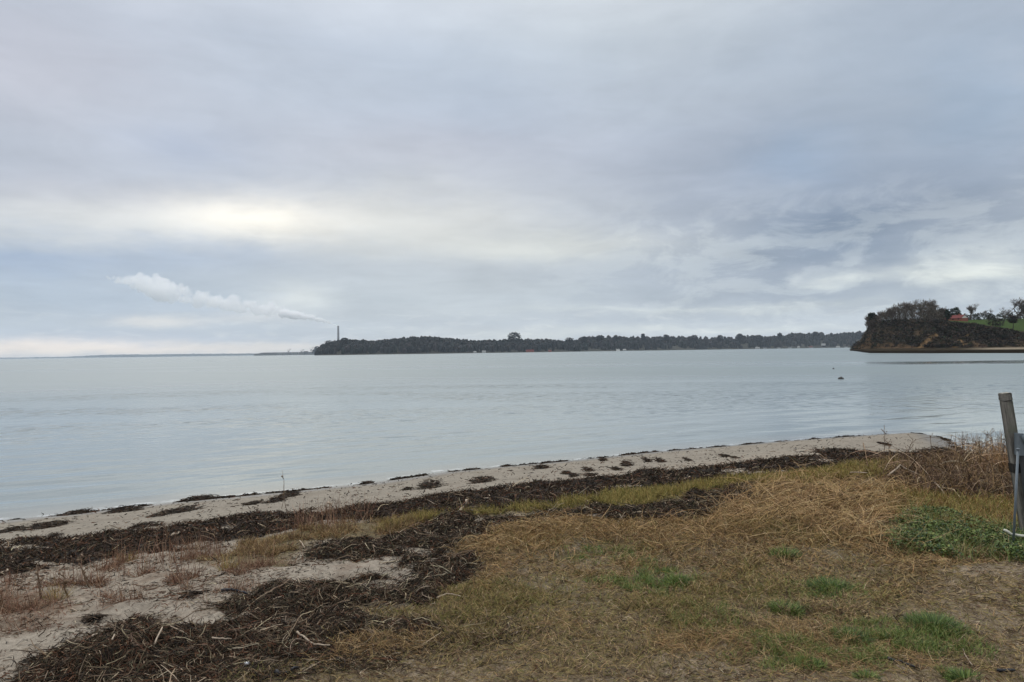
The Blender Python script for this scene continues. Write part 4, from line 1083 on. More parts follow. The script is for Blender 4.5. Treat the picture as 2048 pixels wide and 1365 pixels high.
for s in range(5):
    t_, c_ = tree_segments(100 + s, 10, 5, .44 + .02 * s, .24, (3, 4) if s % 2 else (3, 3), lean=random.uniform(-.12, .12), first=.27)
    zmax = max(p.z for g in c_ for p, _ in g)
    tm, cm = seg_mesh('trunk', t_, .03), seg_mesh('crown', c_, .019)
    tm.materials.append(m_bark); cm.materials.append(m_twig)
    PROTO.append((tm, cm, zmax))
    NTRI.append(len(cm.polygons) * 2)
def bare_tree(px, depth, zbase, top_py, label, k=0, wide=1.0, name='bare_tree', group='bare trees on the cliff top', cat='tree'):
    p = at(px, depth); p.z = zbase - .3
    tz = at(px, depth, py=top_py).z
    tm, cm, zmax = PROTO[k % 5]
    s = (tz - zbase) / zmax
    o = empty(name, p, label, cat, group, random.uniform(0, 6.28))
    o.scale = (s * wide, s * wide, s)
    link('trunk', tm, parent=o); link('crown', cm, parent=o)
    return o

# ------------------------------------------------------------------ cliff headland at right
cpx = np.array([1704, 1712, 1725, 1740, 1760, 1800, 1850, 1882, 1925, 1970, 2010, 2048, 2150, 2300, 2500], float)
base_D = np.interp(cpx, [1704, 1725, 1760, 1850, 1950, 2048, 2300, 2500], [560, 500, 430, 400, 380, 362, 330, 320])
brow_y = np.interp(cpx, [1704, 1712, 1725, 1740, 1760, 1800, 1850, 1882, 1925, 1970, 2010, 2048, 2150, 2300, 2500], [699, 694, 683, 648, 643, 642, 641, 641, 646, 652, 659, 666, 668, 668, 668])
shore_D = np.interp(cpx, [1704, 1725, 1738, 1850, 2048, 2300, 2500], [500, 350, 296, 262, 222, 195, 185])
cs = np.arange(1700, 2520, 1.6)
bD = np.interp(cs, cpx, base_D); sD = np.interp(cs, cpx, shore_D)
bw = 26 + 10 * np.sin(cs * .05)
brow_D = bD + bw
brow_z = np.array([at(c, d, py=y).z for c, d, y in zip(cs, brow_D, np.interp(cs, cpx, brow_y))])
crest_y = np.interp(cs, [1700, 1712, 1740, 1850, 1882, 2048, 2500], [699, 694, 650, 642, 640, 637, 637])
crest_z = np.array([at(c, 620, py=y).z for c, y in zip(cs, crest_y)])
crest_z = np.maximum(crest_z, 0)
rows_t = np.concatenate([np.linspace(0, 1, 12), 1 + np.linspace(0, 1, 34)[1:], 2 + np.linspace(0, 1, 26)[1:], [4.0]])
CV = np.zeros((len(rows_t), len(cs), 3))
dirs = ray(cs, horizon(cs))
for i, t in enumerate(rows_t):
    if t <= 1:   # low stony spit and beach
        Dp = sD + (bD - sD) * t; z = np.interp(t, [0, .04, .12, .3, .6, 1], [-.4, .25, .45, .3, .5, 1.3]) + 0 * Dp
    elif t <= 2:
        u = t - 1; Dp = bD + bw * u
        prof_ = np.interp(u, [0, .12, .45, .8, 1], [0, .10, .42, .86, 1])
        z = 1.3 + (brow_z - 1.3) * prof_
    elif t <= 3:
        u = t - 2; Dp = brow_D + (620 - brow_D) * u; z = brow_z + (crest_z - brow_z) * u
    else:
        Dp = np.full_like(cs, 900.); z = crest_z * .6
    k = Dp / dirs[:, 1]
    CV[i, :, 0] = dirs[:, 0] * k; CV[i, :, 1] = Dp; CV[i, :, 2] = z
onc = sstep(1.0, 1.15, rows_t)[:, None] * sstep(2.15, 1.9, rows_t)[:, None]
gull = fbm(CV[..., 0] * 1.0 + CV[..., 2] * 1.1, CV[..., 1] * .25, .055, 5, 120, .6)
CV[..., 1] += onc * gull * 11; CV[..., 2] += onc * fbm(CV[..., 0], CV[..., 1], .12, 4, 121) * 1.6
CV[..., 2] = np.where(rows_t[:, None] >= 2, CV[..., 2] + .25 * fbm(CV[..., 0], CV[..., 1], .03, 3, 123), CV[..., 2])
CV[..., 2] *= sstep(1698, 1712, cs)[None] * .95 + .05
shape = CV.shape[:2]
cc = np.zeros(shape + (3,)); cc[:] = (0.042, 0.036, 0.026)
tt = rows_t[:, None] + 0 * cs[None]
pxx = cs[None] + 0 * rows_t[:, None]
earth = sstep(.02, .22, fbm(CV[..., 0] + CV[..., 2] * 1.3, CV[..., 1] * .4 - CV[..., 2] * .3, .055, 5, 126, .6) + .38 * sstep(1.6, 1.05, tt) - .12 + .25 * sstep(1760, 1725, pxx))
earth *= sstep(1.85, 1.45, tt) * sstep(1.0, 1.03, tt)
cc = mixc(cc, (0.092, 0.062, 0.038), earth * (.5 + .5 * sstep(2000, 1900, pxx)))
scar = np.maximum(np.exp(-((pxx - (1905 + (1.55 - tt) * -0 + (tt - 1) * 70)) / 5.0) ** 2), np.exp(-((pxx - (1835 + (tt - 1) * 62)) / 6.0) ** 2)) * sstep(1.7, 1.4, tt) * sstep(1, 1.04, tt)
cc = mixc(cc, (0.24, 0.15, 0.075), scar * .8)
cc = mixc(cc, (0.24, 0.20, 0.15), sstep(1.02, .98, tt) * sstep(.62, .72, tt) * sstep(1880, 2000, pxx))
cc = mixc(cc, (0.040, 0.032, 0.022), sstep(1.02, .98, tt) * sstep(.5, .7, tt) * sstep(2000, 1880, pxx))
cc = mixc(cc, (0.016, 0.013, 0.009), sstep(.68, .55, tt))
fieldm = sstep(2.0, 2.08, tt + .1 * fbm(CV[..., 0], CV[..., 1], .05, 3, 128)) * sstep(1870, 1886, pxx)
cc = mixc(cc, (0.052, 0.078, 0.028), fieldm)
ii = np.arange(shape[0] * shape[1]).reshape(shape)
cq = np.stack([ii[:-1, :-1], ii[:-1, 1:], ii[1:, 1:], ii[1:, :-1]], -1).reshape(-1, 4)
def f_cliff(n, b, o):
    a = n.n('ShaderNodeAttribute', attribute_name='tint'); g = n.n('ShaderNodeNewGeometry'); p = g.outputs['Position']
    q = n.noise(p, .5, 7, .7); q2 = n.noise(n.vmath('MULTIPLY', p, (1, 1, .35)), 1.6, 5, .7)
    k = n.math('MULTIPLY', n.mapr(q, .3, .7, .6, 1.4), n.mapr(q2, .3, .7, .7, 1.3))
    n.put(b.inputs['Base Color'], n.mix(1.0, a.outputs['Color'], n.comb(k, k, k), 'MULTIPLY'))
    b.inputs['Roughness'].default_value = 1; b.inputs['Specular IOR Level'].default_value = 0
    bp = n.n('ShaderNodeBump'); bp.inputs['Strength'].default_value = .8; bp.inputs['Distance'].default_value = .8
    n.l(q, bp.inputs['Height']); n.l(bp.outputs[0], b.inputs['Normal'])
link('cliff_headland', raw_mesh('cliff_headland', CV.reshape(-1, 3), cq, 4, cc.reshape(-1, 3), True), mat('eroding clay cliff', f_cliff), kind='structure', label='eroding clay cliff with low stony spit and green field on top')
NTRI.append(len(cq) * 2)

# scrub: small twiggy clumps on the face and the brow
def twig_clumps(centers, sizes, cols, wts, nper=26, flat=.8, wfac=.07):
    n = len(centers); m = n * nper
    c = np.repeat(centers, nper, 0); s = np.repeat(sizes, nper)
    d = rng.normal(size=(m, 3)); d /= np.linalg.norm(d, axis=1, keepdims=True); d[:, 2] = np.abs(d[:, 2]) * flat
    r0_ = U(.1, .75, m); r1_ = r0_ + U(.25, .5, m)
    sd_ = np.cross(d, rng.normal(size=(m, 3))); sd_ /= np.linalg.norm(sd_, axis=1, keepdims=True) + 1e-9
    a = c + d * (s * r0_)[:, None]; b = c + d * (s * r1_)[:, None] + rng.normal(size=(m, 3)) * (s * .1)[:, None]
    w_ = sd_ * (s * wfac * U(.5, 1.5, m))[:, None]
    V = np.stack([a - w_, a + w_, b + w_ * .4, b - w_ * .4], 1).reshape(-1, 3)
    colr = np.repeat(pal(n, cols, wts, .3), nper, 0) * (1 + U(-.25, .25, m))[:, None]
    return V, np.arange(m * 4).reshape(-1, 4), np.repeat(colr, 4, 0)
m_scrub = tinted('winter scrub', .95, .2, .5)
fi, fj = rng.integers(13, 46, 6500), rng.integers(4, len(cs) - 180, 6500)
fi = np.where(cs[fj] > 1900, np.minimum(fi, 41), fi)
ok = rng.uniform(0, 1, 6500) > earth[fi, fj] * .8 + scar[fi, fj]
fi, fj = fi[ok], fj[ok]
cen = CV[fi, fj] + rng.normal(size=(len(fi), 3)) * [.6, .6, .1]
SC = [(0.075, 0.056, 0.044), (0.046, 0.044, 0.032), (0.105, 0.070, 0.050), (0.036, 0.048, 0.026), (0.030, 0.027, 0.024)]
parts = [twig_clumps(cen, U(.8, 1.9, len(cen)), SC, (4, 4, 2, 2, 4), 13, .8, .15)]
# dense brush on the brow, left part
NB = 1500
bpx = U(1740, 1885, NB); bt = U(0, 1, NB)
bj = np.clip(((bpx - 1700) / 1.6).astype(int), 0, len(cs) - 1)
brow_row = np.argmin(np.abs(rows_t - 2.0))
bD_ = CV[brow_row, bj, 1] + bt * 42; bd_ = ray(bpx, horizon(bpx)); bx_ = bd_[:, 0] / bd_[:, 1] * bD_
cen = np.stack([bx_, bD_, CV[brow_row, bj, 2] + 0 * bt], 1) + np.stack([rng.normal(size=NB), 0 * bt, U(0, 1, NB) ** .9 * np.interp(bpx, [1740, 1762, 1800, 1850, 1868, 1885], [1.2, 5.0, 9.3, 10.5, 8, 3]) * (1 + .12 * np.sin(bpx * .7))], 1)
parts.append(twig_clumps(cen, U(.9, 1.9, NB), [(0.11, 0.088, 0.070), (0.085, 0.072, 0.052), (0.06, 0.055, 0.042), (0.14, 0.11, 0.088)], (4, 3, 3, 2), 22, 1.5, .055))
V, Q, C = merge(parts); NTRI.append(len(Q) * 2)
link('cliff_scrub', raw_mesh('cliff_scrub', V, Q, 4, C), m_scrub, kind='stuff', label='dark leafless scrub covering the cliff face and brow', cat='scrub')
# hedge along the top of the field
hp = U(1884, 2300, 700)
hc = np.array([tuple(at(p, 560 + 30 * random.random(), py=640.5)) for p in hp]); hc[:, 2] += U(-1, .6, 700) + np.interp(hp, [1884, 1912, 1925, 1975, 1990, 2005, 2048], [1.5, 5, 3.6, 5, 3.6, 5.4, 5.6]) * U(.05, 1, 700)
V, Q, C = twig_clumps(hc, U(1.1, 2.3, 700), [(0.030, 0.036, 0.022), (0.04, 0.034, 0.028), (0.022, 0.032, 0.018)], (3, 3, 2), 26, .8, .11)
NTRI.append(len(Q) * 2)
link('field_hedge', raw_mesh('field_hedge', V, Q, 4, C), m_scrub, kind='stuff', label='dark uneven hedge along the far edge of the green field', cat='hedge')

def cz(px, depth):
    """ground height of the headland at a column and depth"""
    j = int(np.clip((px - 1700) / 1.6, 0, len(cs) - 1))
    o_ = np.argsort(CV[:, j, 1])
    return float(np.interp(depth, CV[o_, j, 1], CV[o_, j, 2]))
TREES = [(1746, 470, 630, 'small windswept tree on the outermost cliff edge', 0, .8), (1747, 462, 626, 'low dark tree second from the cliff tip', 1, .8),
         (1764, 455, 619, 'bare tree third from the cliff tip in the thicket', 2, .8), (1783, 450, 611, 'bare tree rising in the left of the thicket', 3, .8),
         (1799, 452, 606, 'bare tree left of the thicket middle', 4, .8), (1812, 448, 602, 'bare tree at the middle of the thicket', 0, .8),
         (1826, 455, 605, 'bare tree right of the thicket middle', 2, .8), (1842, 448, 601, 'bare tree left of the tallest thicket tree', 1, .8),
         (1856, 446, 596, 'tallest bare tree in the cliff top thicket', 3, .8), (1871, 452, 598, 'bare tree at the right end of the thicket skyline', 4, .8),
         (1886, 455, 612, 'last low bare tree of the thicket beside the dark evergreen', 0, .8),
         (1942, 560, 605, 'round crowned bare tree standing behind the red roofed house', 1, 1.5), (1979, 575, 617, 'small bare tree in the hedge between two larger ones', 2, 1.3),
         (2030, 545, 594, 'largest bare spreading tree on the skyline at the far right', 3, 1.5), (2010, 556, 613, 'dark bare tree left of the largest spreading tree', 4, 1.2)]
for px, dp, ty, lb, k, wd in TREES:
    bare_tree(px, dp, cz(px, dp), ty, lb, k, wd)
# darker ones: ivy clad or evergreen, crown of leaf clumps
def bushy_tree(px, depth, top_py, width, label, cols, wts, name='evergreen_tree', group=None, zb=None, n=90, trunk_frac=.35, nper=22):
    p = at(px, depth); p.z = (cz(px, depth) if zb is None else zb) - .2
    h = at(px, depth, py=top_py).z - p.z
    o = empty(name, p, label, 'tree', group)
    bm = bmesh.new(); tube(bm, [(0, 0, 0), (h * .02, 0, h * .4), (-h * .01, 0, h * .8)], [h * .035, h * .025, h * .01], 6)
    link('trunk', bm_mesh('trunk', bm), m_bark, parent=o)
    a = U(0, 6.28, n); u = U(0, 1, n) ** .5; v = U(-1, 1, n)
    rr_ = np.sqrt(1 - v ** 2 * .9) * u
    hc_ = h * (1 - trunk_frac) / 2
    cen = np.stack([np.cos(a) * rr_ * width / 2, np.sin(a) * rr_ * width / 2, h - hc_ + v * hc_ * .9], 1)
    V, Q, C = twig_clumps(cen, U(.10, .22, n) * h, cols, wts, nper, .8, .14)
    link('crown', raw_mesh('crown', V, Q, 4, C), m_scrub, parent=o); NTRI.append(len(Q) * 2)
    return o
EV = [(0.022, 0.034, 0.018), (0.030, 0.042, 0.022), (0.016, 0.024, 0.014)]
bushy_tree(1884, 462, 618, 4.5, 'dark evergreen tree left of the red roofed house', EV, (3, 2, 3), trunk_frac=.1)
bushy_tree(1896, 470, 620, 4.0, 'shorter dark evergreen touching the red roofed house', EV, (3, 2, 3), trunk_frac=.1)
bushy_tree(1913, 520, 617, 6.0, 'dark bushy tree rising behind the red roof', EV, (3, 2, 3), trunk_frac=.1)
bushy_tree(1747, 468, 628, 5.0, 'dark ivy covered bush on the outer cliff edge', EV, (3, 1, 3), name='ivy_bush', trunk_frac=.1)
bushy_tree(1992, 418, 636, 8.5, 'dark broad bush on the slope below the field', SC, (2, 3, 1, 4, 3), name='dark_bush', trunk_frac=.05, n=140)
bushy_tree(2001, 415, 648, 5.0, 'smaller dark tree leaning beside the broad bush', SC, (2, 3, 1, 4, 3), name='dark_tree', trunk_frac=.3)
bushy_tree(2027, 412, 634, 4.5, 'slim dark tree with bare trunk standing in the green field', SC, (2, 3, 1, 4, 3), name='dark_tree', trunk_frac=.5)
bushy_tree(1855, 450, 622, 8.0, 'dense dark bush inside the cliff top thicket', SC, (4, 3, 2, 1, 3), name='thicket_bush', trunk_frac=.05, n=140)

# red roofed house
m_redroof = simple('red tile roof', (0.13, 0.022, 0.020), .8, .2, 1.5)
m_white = simple('white render', (0.74, 0.72, 0.68), .85, .1, 1)
m_dark = simple('dark window glass', (0.02, 0.024, 0.03), .2, .2, 1)
m_brick = simple('red brick wall', (0.25, 0.085, 0.055), .9, .2, 2)
m_grey = simple('grey concrete', (0.30, 0.30, 0.29), .85, .2, .3)
def house(name, loc, rz, L, Wd, hw, hr, mw, mr, label, cat='house', group=None, nwin=3, gable=None, chim=True):
    o = empty(name, loc, label, cat, group, rz)
    bm = bmesh.new(); box(bm, -L / 2, L / 2, -Wd / 2, Wd / 2, -1.5, hw)
    link('wall', bm_mesh('wall', bm), mw, parent=o)
    bm = bmesh.new()
    for s, m_ in ((-1, None), (1, None)):
        x_ = s * (L / 2 - .02)
        vs = [bm.verts.new(p) for p in ((x_, -Wd / 2, hw), (x_, Wd / 2, hw), (x_, 0, hw + hr), (x_ - s * .25, -Wd / 2, hw), (x_ - s * .25, Wd / 2, hw), (x_ - s * .25, 0, hw + hr))]
        bm.faces.new((vs[0], vs[1], vs[2])); bm.faces.new((vs[3], vs[5], vs[4])); bm.faces.new((vs[0], vs[2], vs[5], vs[3])); bm.faces.new((vs[1], vs[4], vs[5], vs[2])); bm.faces.new((vs[0], vs[3], vs[4], vs[1]))
    link('gable', bm_mesh('gable', bm), gable or mw, parent=o)
    bm = bmesh.new(); e = .35; t = .18
    for s in (-1, 1):
        a = [(-L / 2 - e, s * (Wd / 2 + e), hw - e * hr / (Wd / 2)), (L / 2 + e, s * (Wd / 2 + e), hw - e * hr / (Wd / 2)), (L / 2 + e, s * .01, hw + hr), (-L / 2 - e, s * .01, hw + hr)]
        lo = [bm.verts.new((p[0], p[1], p[2] + .03)) for p in a]; hi = [bm.verts.new((p[0], p[1], p[2] + t)) for p in a]
        bm.faces.new(lo); bm.faces.new(hi[::-1])
        for k in range(4): bm.faces.new((lo[k], lo[(k + 1) % 4], hi[(k + 1) % 4], hi[k]))
    link('roof', bm_mesh('roof', bm), mr, parent=o)
    for k in range(nwin):
        bm = bmesh.new(); xx = -L / 2 + L * (k + .5) / nwin
        box(bm, xx - .55, xx + .55, -Wd / 2 - .04, -Wd / 2 + .02, hw * .35, hw * .8)
        link('window', bm_mesh('window', bm), m_dark, parent=o)
    if chim:
        bm = bmesh.new(); box(bm, L * .15, L * .15 + .7, -.35, .35, hw + hr * .6, hw + hr + .9)
        link('chimney', bm_mesh('chimney', bm), m_brick, parent=o)
    return o
p = at(1914, 500); zh = at(1914, 500, py=640).z
hs = house('red_roofed_house', (p.x, p.y, zh - .5), R(-72), 12.5, 6.0, 1.5, 2.0, m_brick, m_redroof, 'low cottage with red roof and white gable on the cliff top', gable=m_white)
bm = bmesh.new()
box(bm, 4.76, 4.85, -2.9, 2.9, .2, 1.85)
link('white_end_wall', bm_mesh('white_end_wall', bm), m_white, parent=hs)
bm = bmesh.new(); box(bm, 4.86, 4.9, -.7, .7, 1.0, 2.4); link('window', bm_mesh('window', bm), m_dark, parent=hs)

# ------------------------------------------------------------------ far wooded shores
def ridge(name, pts, deep, treeh, label, colr, z_cap=None):
    """pts: (px, depth of the waterline, photo row of the tree tops)"""
    pts = np.array(pts, float)
    s = np.arange(pts[0, 0], pts[-1, 0], 3.0)
    d0 = np.interp(s, pts[:, 0], pts[:, 1]); ty = np.interp(s, pts[:, 0], pts[:, 2])
    topz = np.array([at(a, b + deep * .5, py=c).z for a, b, c in zip(s, d0, ty)]) - treeh
    topz = np.maximum(topz, .6)
    T = [0, .03, .10, .3, .55, 1.0, 1.6]; Zf = [-.05, .03, .12, .6, 1.0, .85, .0]
    dr = ray(s, horizon(s)); V = np.zeros((len(T), len(s), 3))
    for i, (t, f) in enumerate(zip(T, Zf)):
        Dp = d0 + deep * t; k = Dp / dr[:, 1]
        V[i, :, 0] = dr[:, 0] * k; V[i, :, 1] = Dp; V[i, :, 2] = topz * f + (1.0 if 0 < i < 6 else -1.0)
    ii = np.arange(V.shape[0] * V.shape[1]).reshape(V.shape[:2])
    q_ = np.stack([ii[:-1, :-1], ii[:-1, 1:], ii[1:, 1:], ii[1:, :-1]], -1).reshape(-1, 4)
    link(name, raw_mesh(name, V.reshape(-1, 3), q_, 4, None, True), simple(name + ' soil', colr, 1, .3, .01), kind='structure', label=label)
    return s, d0, topz
ICO = bmesh.new(); bmesh.ops.create_icosphere(ICO, subdivisions=1, radius=1)
ICO.verts.ensure_lookup_table(); ico_v = np.array([tuple(v.co) for v in ICO.verts]); ico_f = np.array([[v.index for v in f.verts] for f in ICO.faces]); ICO.free()
def wood(name, s, d0, topz, deep, n, treeh, r0_, r1_, cols, wts, label, ragged=.15, clump=18):
    px = U(s[0], s[-1], n); t = U(0.03, .75, n) ** .8
    j = np.clip(np.searchsorted(s, px), 0, len(s) - 1)
    Dp = d0[j] + deep * t
    dr = ray(px, horizon(px)); x_ = dr[:, 0] * Dp / dr[:, 1]
    gz = topz[j] * np.interp(t, [0, .03, .10, .3, .55, 1.0], [0, .03, .12, .6, 1, .85]) + .8
    hgt = treeh * (1 + U(-ragged, ragged, n) + .35 * ragged * fbm(px * .05, t, 1.0, 3, 140))
    hgt *= np.interp(px - s[0], [0, 20], [.75, 1])
    rad = U(r0_, r1_, n)
    # solid-ish heart of each crown plus twigs around it
    nv = len(ico_v)
    ctr = np.stack([x_, Dp, gz + hgt - rad * 1.05], 1)
    jit = 1 + rng.uniform(-.28, .28, (n, nv, 1))
    V = (ico_v[None] * jit * np.stack([rad * .86, rad * .86, rad * .95], 1)[:, None] + ctr[:, None])
    low = ctr[:, 2] - gz
    V[..., 2] = np.where(ico_v[None, :, 2] < -.4, V[..., 2] - low[:, None] * .8, V[..., 2])
    V = V.reshape(-1, 3)
    Fc = (ico_f[None] + (np.arange(n) * nv)[:, None, None]).reshape(-1, 3)
    pc = pal(n, cols, wts, .3)
    me_c = np.repeat(pc, nv, 0)
    Vt, Qt, Ct = twig_clumps(ctr + [0, 0, .15], rad * 1.0, cols, wts, clump, 1.0, .05)
    tri = np.concatenate([Qt[:, [0, 1, 2]], Qt[:, [0, 2, 3]]]) + len(V)
    V = np.concatenate([V, Vt]); Fc = np.concatenate([Fc, tri]); me_c = np.concatenate([me_c, Ct])
    NTRI.append(len(Fc))
    link(name, raw_mesh(name, V, Fc, 3, me_c), m_scrub, kind='stuff', label=label, cat='woodland')
FC = [(0.015, 0.015, 0.015), (0.022, 0.021, 0.019), (0.014, 0.017, 0.014), (0.027, 0.023, 0.022)]
P_HEAD = [(634, 1900, 703), (637, 1900, 694), (644, 1900, 687), (670, 1905, 682.5), (688, 1910, 678.6), (717, 1920, 680), (741, 1930, 681.5), (758, 1940, 680.6), (805, 1960, 676), (849, 1980, 672.7),
          (878, 2000, 673.6), (916, 2020, 677.7), (952, 2050, 681), (1010, 2080, 679.5), (1051, 2100, 678.6), (1098, 2150, 678.8), (1121, 2170, 680.6), (1162, 2200, 681)]
P_BAY = [(1140, 2250, 682), (1150, 2250, 682), (1165, 2260, 676), (1209, 2300, 674), (1282, 2380, 675), (1332, 2430, 675), (1384, 2480, 675.5), (1443, 2550, 676), (1475, 2600, 675.5), (1481, 2600, 672), (1522, 2650, 673), (1540, 2680, 675),
         (1560, 2700, 670.5), (1630, 2800, 666), (1677, 2850, 667.5), (1724, 2900, 665), (1800, 3000, 664)]
s1, d1, t1 = ridge('wooded_headland', P_HEAD, 260, 17, 'dark soil slope under the far wooded headland', (0.03, 0.028, 0.02))
wood('headland_woodland', s1, d1, t1, 260, 1500, 17, 3.5, 9, FC, (4, 3, 3, 2), 'dark leafless wood covering the far headland beneath the chimney', .17, 9)
s2, d2, t2 = ridge('bay_hills', P_BAY, 420, 18, 'low hills behind the far bay', (0.035, 0.034, 0.024))
wood('bay_woodland', s2, d2, t2, 420, 1300, 18, 4, 11, FC, (4, 3, 3, 3), 'ragged dark winter wood along the far bay shore', .42, 12)

# trees that stand out of the far wood
def far_tree(px, depth, base_y, top_y, wpx, label, n=130, tf=.15):
    zb = at(px, depth, py=base_y).z
    return bushy_tree(px, depth, top_y, wpx / F * depth, label, FC, (3, 3, 2, 3), name='skyline_tree', group='single trees standing above the far wood', zb=zb, n=n, trunk_frac=tf, nper=20)
far_tree(1029, 2200, 688, 666.5, 27, 'large round crowned tree standing alone above the far headland', 110)
far_tree(1139, 2280, 688, 676, 17, 'broad low tree above the dip of the far wood')
far_tree(1169, 2360, 688, 674, 16, 'rounded tree at the left end of the bay wood')
far_tree(1199, 2400, 686, 671.5, 14, 'rounded tree second from the left of the bay wood')
far_tree(1232, 2440, 685, 671.5, 7, 'narrow dark conifer left of the pointed one')
far_tree(1287, 2480, 685, 668.5, 6, 'tallest pointed conifer on the bay skyline')
far_tree(1333, 2500, 685, 670, 14, 'feathery bare tree right of the pointed conifer')
far_tree(1388, 2560, 685, 671.5, 16, 'dark rounded tree at the middle of the bay skyline')
far_tree(1440, 2620, 685, 671.5, 15, 'airy bare tree on the bay skyline before the gap')
far_tree(1480, 2680, 685, 669, 12, 'dark tree starting the clump right of the gap')
far_tree(1517, 2700, 685, 670.5, 22, 'wide bare tree in the clump right of the gap')
far_tree(1560, 2780, 683, 667.5, 9, 'single tree on the rising hill toward the cliff')
far_tree(1632, 2880, 680, 664.5, 14, 'dark tree on the highest far hill left of the cliff')
far_tree(658, 1980, 690, 681.5, 16, 'rounded tree at the left end of the far headland')
far_tree(690, 1990, 688, 676.5, 18, 'rounded dark tree just right of the chimney')

# far houses by the water
FH = [(1236, 2300, 5, 10, 'white boathouse at the water edge below the bay wood', m_white, m_grey), (1249, 2310, 4.5, 9, 'pale low house right beside the white boathouse', m_grey, m_white),
      (1060, 2080, 6, 22, 'long red brick house at the far water edge', m_brick, m_redroof), (968, 2030, 5, 10, 'small white house at the foot of the headland wood', m_white, m_grey),
      (950, 2020, 3.5, 7, 'tiny pale hut left of the small white house', m_white, m_grey), (1100, 2140, 4, 8, 'small brick cabin right of the long red house', m_brick, m_redroof),
      (1515, 2620, 5, 14, 'pale house leftmost in the row of bay houses', m_white, m_grey), (1530, 2630, 5, 10, 'grey roofed house second in the row of bay houses', m_grey, m_dark),
      (1558, 2690, 4.5, 9, 'small pale house third in the row of bay houses', m_white, m_dark), (1580, 2710, 5, 12, 'white house fourth in the row of bay houses', m_white, m_dark), (1597, 2720, 6, 8, 'bright white tall house in the row of bay houses', m_white, m_grey),
      (1622, 2750, 5, 12, 'red roofed house in the row of bay houses', m_grey, m_redroof), (1647, 2790, 6, 14, 'cream house up the slope behind the bay', m_white, m_grey), (1676, 2820, 5, 13, 'pale low house near the right end of the bay row', m_white, m_grey),
      (1692, 2850, 5, 10, 'last pale house of the bay row, next to the cliff', m_white, m_dark)]
m_far = simple('dull white render', (0.40, 0.39, 0.37), .85, .1, 1)
for px, dp, hh, L, lb, mw, mr in FH:
    mw, mr = (m_far if m_ is m_white and px != 1236 else m_ for m_ in (mw, mr))
    p = at(px, dp - 18)
    up = 9 if px == 1647 else 0
    house('shore_house', (p.x, p.y, 1.3 + up), R(random.uniform(-12, 12)) - math.atan2(p.x, p.y), L, 7, hh * .55, hh * .45, mw, mr, lb, 'house', 'houses along the far shore', nwin=max(2, int(L / 4)), chim=False)
# jetties / boats' sheds dark band in bay omitted; small pier
pr = at(1262, 2270); bm = bmesh.new(); box(bm, -18, 18, -1.2, 1.2, .8, 1.2)
for k in range(7): box(bm, -17 + k * 5.6, -16.6 + k * 5.6, -1.0, -.6, -1, .8)
link('jetty', bm_mesh('jetty', bm), m_grey, label='low pale jetty running out beside the white boathouse', cat='jetty', loc=(pr.x, pr.y, 0))

# ------------------------------------------------------------------ power station far off
m_stack = simple('concrete chimney', (0.17, 0.165, 0.16), .9, .15, .01)
pc = at(677, 4800)
ch = empty('power_station_chimney', (pc.x, pc.y, 0), 'tall slender concrete chimney rising behind the far headland', 'chimney')
Hc = at(677, 4800, py=652).z
bm = bmesh.new(); tube(bm, [(0, 0, 0), (0, 0, Hc * .5), (0, 0, Hc - 6)], [9.5, 7.2, 5.8], 20)
link('shaft', bm_mesh('shaft', bm, True), m_stack, parent=ch)
bm = bmesh.new(); tube(bm, [(0, 0, Hc - 6), (0, 0, Hc)], [6.4, 6.4], 20)
link('top_band', bm_mesh('top_band', bm), simple('dark rim', (0.06, 0.06, 0.06), .8, .1, .1), parent=ch)

# low industrial shore
P_LOW = [(508, 4500, 708.6), (516, 4500, 707.6), (526, 4500, 705.8), (560, 4500, 705.4), (640, 4500, 704), (700, 4500, 704)]
s3, d3, t3 = ridge('harbour_land', P_LOW, 260, 0.5, 'low dark harbour land left of the wooded headland', (0.04, 0.045, 0.045))
def block(name, px, w_, h_, d_, label, cat, m, depth=4480, group=None, parts_=()):
    p = at(px, depth)
    o = empty(name, (p.x, p.y, 0), label, cat, group)
    bm = bmesh.new(); box(bm, -w_ / 2, w_ / 2, -d_ / 2, d_ / 2, 0, h_); link('hall', bm_mesh('hall', bm), m, parent=o)
    bm = bmesh.new(); box(bm, -w_ / 2 - .6, w_ / 2 + .6, -d_ / 2 - .6, d_ / 2 + .6, h_, h_ + 1.2); link('roof', bm_mesh('roof', bm), m_grey, parent=o)
    for k in range(3):
        bm = bmesh.new(); xx = -w_ / 2 + w_ * (k + .5) / 3; box(bm, xx - w_ * .08, xx + w_ * .08, -d_ / 2 - .5, -d_ / 2 + .1, h_ * .3, h_ * .6)
        link('window_band', bm_mesh('window_band', bm), m_dark, parent=o)
block('harbour_hall', 562, 40, 13, 20, 'low grey hall on the harbour land, leftmost', 'hall', m_grey)
block('harbour_hall', 592, 34, 17, 20, 'wide grey hall in the middle of the harbour land', 'hall', m_grey)
block('harbour_hall', 612, 22, 22, 20, 'tall narrow grey hall near the harbour cranes', 'hall', m_stack)
block('harbour_hall', 629, 24, 26, 20, 'tallest dark hall beside the wooded headland', 'hall', m_stack)
